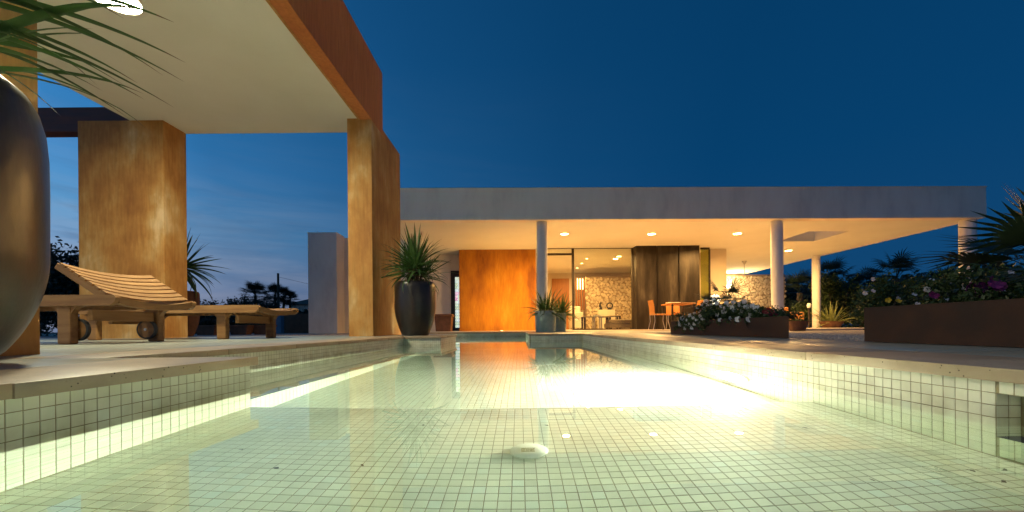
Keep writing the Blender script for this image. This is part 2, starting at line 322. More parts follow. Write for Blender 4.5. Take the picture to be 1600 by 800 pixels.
# ------------------------------------------------------------------ the pool: plan
T = .025
XL, XR, YN, YS = -.893, .965, .200, 1.312       # shelf part
XL2, YP0, XP0, YP1, XL3, YE = -1.42, 4.84, -.968, 6.0, -2.2, 9.4
YQ, XQ = 6.1, .15
D_SH, D_FL, D_BE = -.119-.265, -.119-.41, -.119-.16
ZC = -.028                                       # underside of coping
TB = None
def tile_proto():
    global TB
    h = .0008; a = T/2-.0008; b = T/2-.0012
    v = [(-a, -a, 0), (a, -a, 0), (a, a, 0), (-a, a, 0), (-b, -b, h), (b, -b, h), (b, b, h), (-b, b, h)]
    f = [(4, 5, 6, 7), (0, 1, 5, 4), (1, 2, 6, 5), (2, 3, 7, 6), (3, 0, 4, 7)]
    TB = (np.array(v), f)
    return mesh('tile', v, f, TILE)
tile_me = tile_proto()
def tile_field(parent, org, ua, va, nu, nv, pick=None, skip=None):
    """grid of mosaic tiles: org corner, ua/va unit axes; pick(i,j,centre)->True builds it as its own object (max 300)"""
    ua, va = Vector(ua), Vector(va); nrm = ua.cross(va).normalized(); org = Vector(org)
    cents = []; singles = []
    for i in range(nu):
        for j in range(nv):
            c = org+ua*(i+.5)*T+va*(j+.5)*T
            if skip and skip(c): continue
            if pick and len(singles) < 300 and pick(i, j, c): singles.append(c)
            else: cents.append(tuple(c))
    R = Matrix((ua, va, nrm)).transposed()
    for c in singles:
        o = bpy.data.objects.new('tile', tile_me); C.objects.link(o); o.parent = parent
        e = Euler((random.gauss(0, .0025), random.gauss(0, .0025), random.gauss(0, .012)))
        o.matrix_local = Matrix.Translation(c+nrm*random.uniform(-.0002, .0003)) @ R.to_4x4() @ e.to_matrix().to_4x4()
    if cents:
        c = np.array(cents); n = len(c); tv, tf = TB
        base = tv[None, :, :].repeat(n, 0).copy()
        rx = rng.normal(0, .0025, (n, 1)); ry = rng.normal(0, .0025, (n, 1)); rz = rng.normal(0, .012, (n, 1))
        x, y, z = base[..., 0].copy(), base[..., 1].copy(), base[..., 2].copy()
        base[..., 0] = x-rz*y; base[..., 1] = y+rz*x; base[..., 2] = z+rx*y+ry*x+rng.uniform(-.0002, .0003, (n, 1))
        Rm = np.array(R); pts = base@Rm.T+c[:, None, :]
        fa = (np.array(tf)[None]+8*np.arange(n)[:, None, None]).reshape(-1, 4)
        me = bpy.data.meshes.new('tile_field'); me.vertices.add(n*8); me.vertices.foreach_set('co', pts.reshape(-1).astype(np.float32))
        me.loops.add(fa.size); me.loops.foreach_set('vertex_index', fa.reshape(-1).astype(np.int32))
        me.polygons.add(len(fa)); me.polygons.foreach_set('loop_start', np.arange(0, fa.size, 4, dtype=np.int32))
        me.update(); me.validate(); me.polygons.foreach_set('use_smooth', [False]*len(fa))
        at = me.attributes.new('rnd', 'FLOAT', 'FACE'); at.data.foreach_set('value', (rng.random(n)*.97+.02).repeat(5).astype(np.float32))
        me.materials.append(TILE); o = link('tile_field', me, parent); o['kind'] = 'stuff'
def sheet(name, org, ua, va, lu, lv):
    org, ua, va = Vector(org), Vector(ua), Vector(va)
    v = [org, org+ua*lu, org+ua*lu+va*lv, org+va*lv]
    o = link(name, mesh(name, v, [(0, 1, 2, 3)], GROUT)); o['kind'] = 'structure'; return o
def wall(x0, y0, x1, y1, ztop, zbot, pick=None, skip=None, name='pool_wall'):
    """tiled wall from (x0,y0) to (x1,y1); the pool lies to the LEFT of that direction"""
    d = Vector((x1-x0, y1-y0, 0)); L = d.length; d.normalize()
    ua = -d; va = Vector((0, 0, -1)); n = ua.cross(va)     # normal to pool side
    org = Vector((x1, y1, ztop))
    s = sheet(name, org, ua, va, L, ztop-zbot)
    tile_field(s, org, ua, va, int(L/T+.3), int((ztop-zbot)/T+.2), pick, skip)
    return s
def floor_t(name, x0, x1, y0, y1, z, pick=None):
    s = sheet(name, (x0, y0, z), (1, 0, 0), (0, 1, 0), x1-x0, y1-y0)
    tile_field(s, (x0, y0, z), (1, 0, 0), (0, 1, 0), int((x1-x0)/T+.3), int((y1-y0)/T+.3), pick)
    return s
EPS = .0005
shelf = floor_t('pool_shelf', XL, XR, YN, YS, D_SH, lambda i, j, c: .69 < c.y < .80)
floor_t('pool_floor', XL3, XR, YS, YE, D_FL)
floor_t('pool_bench', XL2, -.91, YS, YP0, D_BE)
# walls run with pool on the left of travel direction
wall(-.91, YS, -.91, YP0, D_BE-EPS, D_FL, name='bench_riser') if False else None
def facing(x0, y0, x1, y1, ztop, zbot, nrm, pick=None, skip=None, name='pool_wall'):
    d = Vector((x1-x0, y1-y0, 0)).normalized(); va = Vector((0, 0, -1))
    if d.cross(va).dot(Vector(nrm)) > 0: return wall(x1, y1, x0, y0, ztop, zbot, pick, skip, name)
    return wall(x0, y0, x1, y1, ztop, zbot, pick, skip, name)
facing(XL, YN, XL, YS, ZC, D_SH, (1, 0, 0), lambda i, j, c: c.y > .66 and c.z > -.33)                     # near left
SKY0, SKY1 = .55, .805                                                                                 # skimmer mouth in the right wall
inmouth = lambda c: SKY0 < c.y < SKY1 and c.z < -.055
def wall_holed():
    # right wall built as sheets round the skimmer mouth
    s = facing(XR, SKY1, XR, YQ, ZC, D_FL, (-1, 0, 0), lambda i, j, c: c.y < 1.5 and c.z > -.225)
    facing(XR, YN, XR, SKY0, ZC, D_SH, (-1, 0, 0)); facing(XR, SKY0, XR, SKY1, ZC, -.053, (-1, 0, 0)); facing(XR, SKY0, XR, SKY1, -.23, D_SH, (-1, 0, 0))
    facing(XR+.05, SKY0, XR+.05, SKY1, -.053, -.23, (-1, 0, 0), name='skimmer_back')
    for yy, nn in ((SKY0, 1), (SKY1, -1)):
        facing(XR, yy, XR+.05, yy, -.053, -.23, (0, nn, 0), name='skimmer_side')
wall_holed()
facing(XL, YS, XR, YS, D_SH-EPS, D_FL, (0, 1, 0), name='shelf_riser')
ne = B().box(XL+.001, XR-.001, YS-.010, YS+.0025, D_SH-.012, D_SH+.0018, .003, 2).obj('shelf_edge', whitep); ne['kind'] = 'structure'
facing(XL2, YS, XL, YS, ZC, D_FL, (0, 1, 0))
facing(XL2, YS, XL2, YP0, ZC, D_BE, (1, 0, 0))
facing(-.91, YS, -.91, YP0, D_BE-EPS, D_FL, (1, 0, 0), name='bench_riser')
facing(XL2, YP0, XP0, YP0, ZC, D_FL, (0, -1, 0))
facing(XP0, YP0, XP0, YP1, ZC, D_FL, (1, 0, 0))
facing(XL3, YP1, XP0, YP1, ZC, D_FL, (0, 1, 0))
facing(XL3, YP1, XL3, YE, ZC, D_FL, (1, 0, 0))
facing(XL3, YE, XQ, YE, ZC, D_FL, (0, -1, 0))
facing(XQ, YQ, XQ, YE, ZC, D_FL, (-1, 0, 0))
facing(XQ, YQ, XR, YQ, ZC, D_FL, (0, -1, 0))
facing(XL, YN, XR, YN, ZC, D_SH, (0, 1, 0))
# water: one closed body, its sides just inside the walls' backs
wm = bpy.data.materials.new('pool_water'); wm.use_nodes = True; t = wm.node_tree; t.nodes.clear()
o_ = N(t, 'ShaderNodeOutputMaterial'); rf = N(t, 'ShaderNodeBsdfGlass'); rf.inputs['IOR'].default_value = 1.33; rf.inputs['Roughness'].default_value = 0
va_ = N(t, 'ShaderNodeVolumeAbsorption'); va_.inputs[0].default_value = (.50, .93, .74, 1); va_.inputs[1].default_value = .26
ge = N(t, 'ShaderNodeNewGeometry'); nw = N(t, 'ShaderNodeTexNoise'); nw.inputs['Scale'].default_value = 5; nw.inputs['Detail'].default_value = 2
t.links.new(ge.outputs['Position'], nw.inputs[0]); bp = N(t, 'ShaderNodeBump'); bp.inputs['Strength'].default_value = .01; bp.inputs['Distance'].default_value = .002
t.links.new(nw.outputs[0], bp.inputs['Height']); t.links.new(bp.outputs[0], rf.inputs['Normal'])
t.links.new(rf.outputs[0], o_.inputs[0]); t.links.new(va_.outputs[0], o_.inputs[1])
e = .004
poly = [(XL-e, YN-e), (XR+e, YN-e), (XR+e, SKY0), (XR+.05+e, SKY0), (XR+.05+e, SKY1), (XR+e, SKY1), (XR+e, YQ+e), (XQ+e, YQ+e), (XQ+e, YE+e), (XL3-e, YE+e), (XL3-e, YP1-e), (XP0-e, YP1-e), (XP0-e, YP0+e), (XL2-e, YP0+e), (XL2-e, YS-e), (XL-e, YS-e)]
water = B().prism(poly, -.60, WATER).obj('pool_water', wm); water['kind'] = 'structure'

# pool lamp in the right wall
pl = empty('pool_light', 'round white underwater light glowing in the right pool wall', 'pool light', (XR, 1.80, WATER-.155))
rotm = Matrix.Rotation(-math.pi/2, 4, 'Y')
B().lathe([(.135, 0), (.135, .012), (.120, .016), (.112, .010), (.112, 0)], n=40, mtx=rotm).obj('bezel', steel, pl, 40)
B().lathe([(.111, .002), (.111, .008), (.06, .013), (0, .014)], n=40, mtx=rotm).obj('lens', emit('pool_lens', (1, .96, .80), 22), pl, 40)
area('pool_lamp', (XR-.018, 1.80, WATER-.155), P_POOL, (1, .93, .78), .24, (0, math.radians(92), 0), 180)
# added unseen second light to brighten the far basin, facing away from the camera
added_pl = empty('pool_light', 'added unseen underwater light brightening the far basin behind the tall black pot', 'pool light', (-1.5, YP1, WATER-.15))
rot2 = Matrix.Rotation(-math.pi/2, 4, 'X')
B().lathe([(.135, 0), (.135, .012), (.120, .016), (.112, .010), (.112, 0)], n=40, mtx=rot2).obj('bezel', steel, added_pl, 40)
B().lathe([(.111, .002), (.111, .008), (.06, .013), (0, .014)], n=40, mtx=rot2).obj('lens', emit('pool_lens', (1, .96, .80), 22), added_pl, 40)
area('pool_lamp', (-1.5, YP1+.03, WATER-.15), P_POOL*.6, (1, .93, .80), .24, (math.radians(90), 0, math.radians(-22)))

# drain cover on the shelf
dc = W(825, 705, .9); DCX = .0195; DCY = .935
dr = empty('drain_cover', 'round white drain cover with raised emblem on the pale mosaic shelf', 'drain cover', (DCX, DCY, D_SH+.0013))
B().lathe([(0, 0), (.043, 0), (.045, .002), (.0445, .006), (.041, .0085), (0, .0092)], n=48).obj('disc', whitep, dr, 35)
em = B(); z0, z1 = .0085, .0102
em.box(-.018, .014, .0095, .0112, z0, z1); em.box(-.018, -.0155, -.007, .0085, z0, z1); em.box(-.018, .013, -.0095, -.0078, z0, z1)
em.box(-.015, -.009, .0052, .0066, z0, z1); em.box(-.015, -.009, -.0005, .0009, z0, z1); em.box(-.015, -.009, -.0062, -.0048, z0, z1)
for cx_ in (-.0035, .0055):
    em.lathe([(.0044, z0), (.0044, z1), (.0030, z1), (.0030, z0)], (cx_, 0, 0), 20)
em.lathe([(.0011, z0), (.0011, z1), (0, z1)], (.0055, 0, 0), 10)
em.box(.0105, .0125, -.0095, .008, z0, z1)
emo = em.obj('emblem', noisy('emblem_olive', [(.3, (.34, .30, .14)), (.7, (.42, .38, .2))], nscale=30, rough=(.5, .7), bump=0), dr)

# fallen leaves and specks on the pool bottom
def leaf_speck(px, py, wz, size, label):
    size *= 1.35
    D = py-CY+ROLL*(px-CX); X_ = px-CX; L = math.hypot(X_, F); a = .206/D
    run = (wz)*math.tan(math.asin(L/math.hypot(L, D)/1.33)); x, y = X_*a+run*X_/L, F*a+run*F/L
    n = 7; v = []; 
    for k in range(n):
        ang = 2*math.pi*k/n; r = size*(1 if k % 2 else .62)*random.uniform(.7, 1.1)
        v.append((r*math.cos(ang), .45*r*math.sin(ang), random.uniform(.0, .35)*size))
    v.append((0, 0, .001)); v.append((0, 0, -.0006))
    f = [(k, (k+1) % n, n) for k in range(n)]+[((k+1) % n, k, n+1) for k in range(n)]
    z = -.119-wz+.0022
    o = link('fallen_leaf', mesh('fallen_leaf', v, f, debrism)); o.location = (x, y, z); o.rotation_euler = (0, 0, random.uniform(0, 3.1))
    setp(o, label, 'leaf', 'dead leaves on the pool bottom')
for px, py, s, lb in ((1515, 736, .0085, 'dark curled leaf on the shelf mosaic, the left of three by the right wall'), (1568, 735, .008, 'brown curled leaf on the shelf mosaic closest to the right wall'),
                      (1566, 754, .0085, 'brown dead leaf on the shelf mosaic, nearest of three by the right wall'), (1362, 751, .006, 'small dark speck of leaf alone on the right part of the shelf'),
                      (660, 665, .008, 'small dark winged seed on the shelf mosaic left of centre'), (853, 665, .007, 'small dark twig bit on the mosaic beyond the round drain cover'),
                      (429, 732, .008, 'dark leaf scrap on the shelf mosaic, left of centre near the bottom'), (564, 728, .007, 'small brown leaf scrap on the shelf mosaic in the left half'),
                      (375, 703, .006, 'faint brown leaf scrap on the mosaic near the left wall')):
    leaf_speck(px, py, .265, s, lb)
for px, py, lb in ((661, 629, 'tiny leaf scrap beyond the shelf edge, left of the glass block reflection'), (1166, 640, 'tiny leaf scrap lying by the shelf edge under the white glow'), (1257, 669, 'tiny dark leaf scrap on the shelf right of the three light reflections'),
                   (1480, 668, 'tiny leaf scrap on the shelf close under the right wall tiles'), (1371, 639, 'small dark leaf scrap at the foot of the right pool wall'), (655, 586, 'tiny leaf scrap on the deep floor, farthest of the left group'),
                   (610, 607, 'tiny leaf scrap on the deep floor, middle of the left group'), (563, 611, 'tiny leaf scrap on the deep floor, leftmost of the left group')):
    leaf_speck(px, py, .265 if py > 637 else .41, .008, lb)

# ------------------------------------------------------------------ paving
def pave(name, mat, rects, label=None):
    """structure sheet with stone slabs as parts; rect = x0,x1,y0,y1,pitchx,pitchy"""
    root = None; gm = GROUT
    b = B()
    for (x0, x1, y0, y1, p, q) in rects: b.box(x0+.032, x1-.032, y0+.032, y1-.032, -.045, -.0285)
    root = b.obj(name, GROUT); root['kind'] = 'structure'
    cache = {}
    for (x0, x1, y0, y1, p, q) in rects:
        nx = max(1, round((x1-x0)/p)); ny = max(1, round((y1-y0)/q)); sx, sy = (x1-x0)/nx, (y1-y0)/ny
        for i in range(nx):
            for j in range(ny):
                k = (round(sx, 4), round(sy, 4))
                if k not in cache: cache[k] = B().box(-sx/2+.0012, sx/2-.0012, -sy/2+.0012, sy/2-.0012, -.0275, 0, .0022, 2).me('slab', mat, 40)
                o = link('slab', cache[k], root); o.location = (x0+(i+.5)*sx, y0+(j+.5)*sy, random.uniform(-.0006, .0003))
                o.rotation_euler = (random.gauss(0, .0006), random.gauss(0, .0006), 0)
    return root
ov = .018
cop = [(-1.24, XL+ov, -.6, YS+ov, .35, .62), (-1.75, XL2+ov, YS+ov, YP0-ov, .35, .62), (-1.75, XP0+ov, YP0-ov, YP0+.35, .55, .4), (XP0-.34, XP0+ov, YP0+.35, YP1+ov, .36, .6),
       (XL3-.35, XQ+.33, YE-ov, YE+.33, .62, .35), (XQ-ov, XQ+.33, YQ+.33, YE-ov, .35, .6), (XQ-ov, XR-ov, YQ-ov, YQ+.33, .5, .35), (XR-ov, XR+.34, -.6, YQ+.33, .36, .62),
       (XL+ov, XR-ov, -.30, YN-.012, .62, .5)]
pave('coping', stone, cop)
pave('deck', deckm, [(-8.2, -1.24, -.6, YS+ov, .6, .6), (-8.2, -1.75, YS+ov, YP0+.35, .6, .6), (-8.2, XP0-.34, YP0+.35, YP1+ov, .6, .43),
                     (XR+.34, 1.93, -.6, YQ+.33, .62, .62), (XQ+.33, 4.2, YQ+.33, 9.73, .6, .6)])
# gravel and land
g = link('ground', mesh('ground', [(-900, -300, -.14), (900, -300, -.14), (900, 1500, -.14), (-900, 1500, -.14)], [(0, 1, 2, 3)], earth))
# cut a hole for the pool: the ground is a ring of sheets
bpy.data.objects.remove(g)
def ring(name, z, mat, ox0, ox1, oy0, oy1, ix0, ix1, iy0, iy1):
    v = [(ox0, oy0, z), (ox1, oy0, z), (ox1, oy1, z), (ox0, oy1, z), (ix0, iy0, z), (ix1, iy0, z), (ix1, iy1, z), (ix0, iy1, z)]
    f = [(0, 1, 5, 4), (1, 2, 6, 5), (2, 3, 7, 6), (3, 0, 4, 7)]
    o = link(name, mesh(name, v, f, mat)); o['kind'] = 'structure'; return o
ring('ground', -.06, earth, -900, 900, -300, 1500, -30, 30, -10, 40)
ring('gravel_bed', -.035, gravelm, -30.5, 30.5, -10.5, 40.5, -2.56, 1.96, -.7, 9.74)
# pebbles scattered where the camera sees gravel
def pebbles(name, areas, n, label):
    v = []; f = []
    for (x0, x1, y0, y1), cnt in zip(areas, n):
        for _ in range(cnt):
            c = np.array([random.uniform(x0, x1), random.uniform(y0, y1), -.033]); s = random.uniform(.006, .016)
            k = len(v); R = Euler((random.random()*3, random.random()*3, random.random()*3)).to_matrix()
            for p in ((1, 0, 0), (-1, 0, 0), (0, 1, 0), (0, -1, 0), (0, 0, 1), (0, 0, -1)):
                q = R @ Vector(p); v.append((c[0]+q.x*s, c[1]+q.y*s*.9, c[2]+q.z*s*.6))
            for a, b_, c_ in ((0, 2, 4), (2, 1, 4), (1, 3, 4), (3, 0, 4), (2, 0, 5), (1, 2, 5), (3, 1, 5), (0, 3, 5)): f.append((k+a, k+b_, k+c_))
    o = link(name, mesh(name, v, f, pebble, True)); setp(o, label, 'gravel', kind='stuff')
pebbles('gravel', [(1.96, 4.6, 2.0, 9.6), (-7.0, -1.5, 6.03, 9.3)], (15000, 11000), 'loose pale gravel beside the planters and behind the deck')

exec_parts = []
# ------------------------------------------------------------------ pavilion (left)
PX0, PX1 = -5.09, -1.92; SZ = 2.857; PYE = 5.57
pav = empty('pavilion', 'ochre stucco pool pavilion with flat white ceiling on square pillars', 'pavilion')
def pillar(x0, x1, y0, y1, z1, label):
    b = B().box(x0, x1, y0, y1, -.02, z1, .006, 2); o = b.obj('pillar', ochre, pav); o['label'] = label; return o
pillar(-2.24, PX1, 5.2, 6.44, 2.86, 'weathered ochre pillar beside the dark potted yucca')
pillar(-5.77, -4.65, 5.2, 5.56, 2.857, 'broad ochre pillar behind the loungers')
pillar(-2.24, PX1, .35, 1.59, 2.84, 'ochre pillar standing behind the big dark pot')
box('pillar_cap', ochre, -2.24, PX1-.003, PYE+.06, 6.44, 2.862, 2.93, pav, .004)
sf = B().box(PX0, PX1-.151, -3.0, PYE, SZ, SZ+.05); sf.obj('ceiling', soffit_w, pav)
box('roof', rust_stucco, PX0+.01, PX1-.151, -3.0, PYE-.004, SZ+.052, 3.45, pav)
b = B().box(PX1-.15, PX1+.003, -3.0, PYE+.055, SZ-.018, 3.72, .004, 2); b.obj('fascia', rust_stucco, pav)
box('beam', darkwood, -11, PX0-.01, 5.49, 5.65, SZ+.003, 3.20, pav, .004)
box('trim', ochre, PX1-.175, PX1-.152, -3.0, 5.197, SZ-.018, SZ-.001, pav)
# pavilion ceiling light
def downlight(loc, r, label, power, col, group, disc=14, nm='ceiling_light', spread=170):
    root = empty(nm, label, 'ceiling light', loc, 0, group)
    B().lathe([(r*1.25, 0), (r*1.25, -.006), (r*1.02, -.009), (r, -.003), (r, 0)], n=28).obj('trim', whitep, root, 40)
    B().lathe([(0, -.004), (r*.99, -.004)], n=28).obj('lens', emit('lamp_lens', col, disc), root)
    if power: area('lamp', (0, 0, -.02), power, col, r*1.6, (0, 0, 0), spread, root)
    return root
p = W(178, -4, 1); k = (SZ-CAMZ)/(p.z-CAMZ); pc = Vector((p.x*k, k, SZ))
downlight(tuple(pc), .17, 'large bright round light in the pavilion ceiling behind the leaves', P_PAV, (1, .92, .62), None, 60)
downlight((-3.4, -1.2, SZ), .13, 'round pavilion ceiling light behind the camera, over the deck', P_PAV*.8, (1, .92, .62), None, 60)

# ------------------------------------------------------------------ the house
HT = .0143; HY = 9.67; HS = 2.737; HTOP = 3.49
house = empty('house', 'low white flat-roofed house with glowing veranda beyond the pool', 'house', (0, HY, 0), HT)
def U(px, v):
    x = px-CX; X = x*(HY+v)/(F-HT*x); return X+HT*v
def Zat(px, py, v):
    x = px-CX; Y = HY+v+HT*(x*(HY+v)/(F-HT*x)); return CAMZ-(py-CY+ROLL*x)*Y/F
UR = U(1543, 0); UL = -3.4; VB = 11.6
so = (8.15, 9.3, 1.35, 2.65)
b = B()
for r in ((UL, so[0], .26, VB), (so[1], UR, .26, VB), (so[0], so[1], .26, so[2]), (so[0], so[1], so[3], VB)): b.box(r[0], r[1], r[2], r[3], HS, HS+.06)
bmesh.ops.remove_doubles(b.bm, verts=b.bm.verts, dist=1e-5)
b.obj('ceiling', soffit_w, house)
b = B()
b.box(so[0]-.03, so[0]-.001, so[2]-.03, so[3]+.03, HS+.062, HS+.7); b.box(so[1]+.001, so[1]+.03, so[2]-.03, so[3]+.03, HS+.062, HS+.7)
b.box(so[0], so[1], so[2]-.03, so[2]-.001, HS+.062, HS+.7); b.box(so[0], so[1], so[3]+.001, so[3]+.03, HS+.062, HS+.7)
b.obj('skylight_shaft', soffit_w, house)
b = B().box(UL, UR, 0, .255, HS-.004, HTOP, .006, 2).box(UR-.25, UR-.002, .257, VB, HS+.062, HTOP-.002, .004).box(UL, UL+.25, .257, VB, HS+.062, HTOP-.002).box(UL, UR-.002, VB+.001, VB+.2, HS, HTOP-.002)
b.obj('fascia', white_r, house)
b = B().box(UL-.015, UR+.015, -.015, .27, HTOP+.001, HTOP+.022, .003).box(UR-.24, UR+.013, .272, VB, HTOP+.001, HTOP+.021); b.obj('parapet_cap', steel and white_r, house)
b = B()
for r in ((UL+.26, so[0]-.04, .26, VB), (so[1]+.04, UR-.26, .26, VB), (so[0]-.04, so[1]+.04, .26, so[2]-.04), (so[0]-.04, so[1]+.04, so[3]+.04, VB)): b.box(*r, HS+.1, HS+.35)
b.obj('roof_slab', white_r, house)
# columns
def column(px, v, lab):
    u = U(px, v); o = B().lathe([(.132, -.03), (.135, -.02), (.135, HS)], n=40).obj('column', white_col, house, 50, (u, v, 0)); o['label'] = lab
column(848, .25, 'round white column behind the pale teal pots'); column(1215, .25, 'round white column rising behind the flower planter')
u4 = UR-.19; o = B().lathe([(.16, -.03), (.162, -.02), (.162, HS-.002)], n=40).obj('column', white_col, house, 50, (u4, .25, 0)); o['label'] = 'round white column at the front corner of the roof'
column(1276, 5.2, 'round white column at the back edge of the veranda')
# veranda floor
b = B().box(UL-.2, UR+.3, .08, VB, -.2, .012, .004); b.obj('terrace_floor', noisy('terrace_stone', [(.3, (.40, .34, .27)), (.7, (.50, .43, .35))], nscale=3, rough=(.25, .4), bump=.06), house)
# walls
VW = 3.65
box('wall', orange_wall, U(718, VW), U(838, VW), VW, VW+.35, .012, HS-.002, house, .004)
wv = 4.5
box('wall', white_r, -7.0, UL-.02, wv, wv+.3, -.05, 3.35, house, .005)
box('wall', white_r, UL-.018, U(704.5, wv), wv, wv+.3, .012, HS-.002, house)
box('wall', white_r, U(482, 3.9), U(527, 3.9), 3.9, wv-.003, -.05, Zat(500, 363, 3.9), house, .005)
box('wall', white_r, U(718, wv)-.05, U(718, wv)+.35, wv+.6, wv+.9, .012, HS-.002, house)
# glass block window by the orange wall
gb = empty('glass_block_window', 'narrow lit glass block window in a black frame beside the orange wall', 'window', (0, HY, 0), HT)

u0, u1 = U(705, wv), U(719.5, wv); zt = Zat(710, 423, wv)
box('frame', black_m, u0, U(711, wv), wv, wv+.12, .012, zt, gb); box('frame', black_m, U(711, wv), u1+.2, wv, wv+.12, Zat(714, 432, wv), zt-.002, gb); box('frame', black_m, U(711, wv)+.002, u1+.2, wv, wv+.12, .012, .12, gb)
box('wall', white_r, u0-.01, u1+.3, wv+.01, wv+.29, zt+.004, HS-.004, gb)
gcols = [(.75, .95, .68), (.85, 1, .8), (.7, .85, .75), (.9, .35, .6), (.95, .6, .75), (.8, .95, .95), (.55, .7, .45)]
gbm = [emit('glass_block', c, .75) for c in gcols]
bz0, bz1 = .125, Zat(714, 432.5, wv); nb = 17; bw = (U(718, wv)-U(711, wv))/2*1.15; bh = (bz1-bz0)/nb
for j in range(nb):
    for i in range(3):
        ci = random.choice([0, 1, 2, 5, 6]); 
        if 9 <= j <= 11: ci = random.choice([3, 4, 0])
        x = U(711, wv)+.004+i*bw
        o = B().box(x+.006, x+bw-.006, wv+.03, wv+.09, bz0+j*bh+.008, bz0+(j+1)*bh-.008, .006).obj('glass_block', gbm[ci], gb)
# glazing
VG = 3.5
glz = empty('glazing', 'wide glass doors', None); glz.parent = house
del glz['label']
gz = empty('sliding_door', None, None); gz.parent = house
def hx(px): return U(px, VG)
bpy.data.objects.remove(glz)
fr = B()
zt = Zat(920, 386, VG); zb = .012
box('frame', metal, hx(838)+.03, hx(994), VG, VG+.09, zt-.045, HS-.003, gz)
box('frame', metal, hx(838)+.03, hx(894.5), VG+.01, VG+.08, Zat(870, 398.5, VG), Zat(870, 395.5, VG), gz)
box('frame', metal, hx(894.5), hx(898), VG-.006, VG+.086, zb, zt-.046, gz)
box('frame', metal, hx(988), hx(993.5), VG-.006, VG+.086, zb, zt-.046, gz)
box('frame', metal, hx(898)+.002, hx(988)-.002, VG, VG+.08, zb, zb+.045, gz)
box('pane', pane_m, hx(898)-.005, hx(988)+.005, VG+.036, VG+.044, zb+.04, zt-.04, gz)
box('pane', pane_m, hx(838)+.03, hx(895), VG+.036, VG+.044, Zat(870, 395.8, VG), zt-.04, gz)
# bronze cladding panels
VP_ = 3.15
for i, (a, c_) in enumerate(((995, 1026.8), (1028.3, 1060.8), (1062.3, 1094))):
    o = box('cladding_panel', bronze, U(a, VP_), U(c_, VP_), VP_, VP_+.06, .03, HS-.004, house, .004); o['label'] = ('left', 'middle', 'right')[i]+' panel of the dark bronze cladding'
box('panel_frame', metal, U(995, VP_), U(1094, VP_), VP_+.062, VP_+.4, .012, HS-.003, house)
# corner glass and cream wall
box('frame', metal, U(1094, VG)+.05, U(1110, VG), VG, VG+.06, HS-.06, HS-.003, house); box('frame', metal, U(1109, VG), U(1111, VG), VG, VG+.06, .012, HS-.061, house)
box('pane', pane_g, U(1094, VG)+.05, U(1109, VG), VG+.02, VG+.03, .012, HS-.06, house)
ucw0, ucw1 = U(1110.5, 3.75), U(1136, 3.75)
box('wall', cream, ucw0, ucw1, 3.75, 9.5, .012, HS-.003, house)
# interior
box('wall', cream, U(838, VW)+.02, 7.3, 9.52, 9.7, .012, HS-.003, house)      # back
box('wall', cream, U(838, VW)-.3, U(838, VW)+.015, VW+.352, 9.5, .012, HS-.003, house)
box('interior_door', orangewood, U(863, 9.4), U(890, 9.4), 9.44, 9.515, .012, Zat(875, 435, 9.4), house, .005)
sl = empty('wood_screen', None, None); sl.parent = house
lit = emit('warm_strip', (1, .72, .35), 6)
for i in range(4):
    x = U(900+i*4.0, 8.6); box('slat', orangewood, x, x+.06, 8.6, 8.7, .9, Zat(905, 434, 8.6), sl)
    if i < 3: box('light_strip', lit, x+.085, x+.13, 8.65, 8.68, Zat(905, 452, 8.6), Zat(905, 435, 8.6), sl)
# rubble stone facing
def rubble(name, u0, u1, v, z0, z1, parent, size, mat, seed):
    random.seed(seed); b = B().box(u0+.02, u1-.02, v+.03, v+.3, z0, z1-.03); w_ = b.obj(name, noisy('mortar_'+name, [(.3, (.24, .17, .10)), (.7, (.33, .25, .16))], nscale=20, rough=(.9, 1), bump=.5), parent)
    protos = []
    for k in range(10):
        t = bmesh.new(); n = random.choice((5, 6, 7)); 
        pts = [(math.cos(2*math.pi*i/n+random.uniform(-.25, .25))*random.uniform(.42, .6), math.sin(2*math.pi*i/n+random.uniform(-.25, .25))*random.uniform(.42, .6)) for i in range(n)]
        a = [t.verts.new((x, 0, z)) for x, z in pts]; c = [t.verts.new((x*.8, -.35*random.uniform(.8, 1.2), z*.8)) for x, z in pts]
        for i in range(n): t.faces.new([a[i], a[(i+1) % n], c[(i+1) % n], c[i]])
        t.faces.new(c); bmesh.ops.recalc_face_normals(t, faces=t.faces); protos.append(t)
    nx = int((u1-u0)/size); nz = int((z1-z0)/(size*.8)); cells = []
    for j in range(nz):
        for i in range(nx):
            x = u0+(i+.5+(.5 if j % 2 else 0)*.9)*size; 
            if x > u1: continue
            cells.append((x, z0+(j+.5)*size*.8))
    random.shuffle(cells); pm = [bpy.data.meshes.new('stone') for _ in protos]
    for t, me in zip(protos, pm): t.to_mesh(me); me.materials.append(mat)
    stuff = B()
    for idx, (x, z) in enumerate(cells):
        M_ = Matrix.Translation((x+random.gauss(0, size*.16), v+.03, z+random.gauss(0, size*.15))) @ Matrix.Rotation(random.uniform(-1.5, 1.5), 4, 'Y') @ Matrix.Diagonal((size*random.uniform(.85, 1.35), size*random.uniform(.3, .55), size*random.uniform(.7, 1.1), 1))
        if idx < 290:
            o = link('stone', random.choice(pm), w_); o.matrix_local = M_
        else: stuff.add(random.choice(protos).copy(), M_)
    if len(cells) > 290:
        o = stuff.obj('stone_facing', mat, w_); o['kind'] = 'stuff'
    return w_
stm = noisy('rubble_stone', [(.3, (.42, .32, .20)), (.5, (.55, .45, .31)), (.7, (.66, .57, .43))], nscale=9, rough=(.8, .95), bump=.6, bscale=30, dist=.01); objvar(stm, .72, 1.15)
rubble('inner_stone_wall', U(916, 7.6), U(1010, 7.6), 7.6, .012, Zat(950, 431, 7.6), house, .14, stm, 3)
random.seed(11)
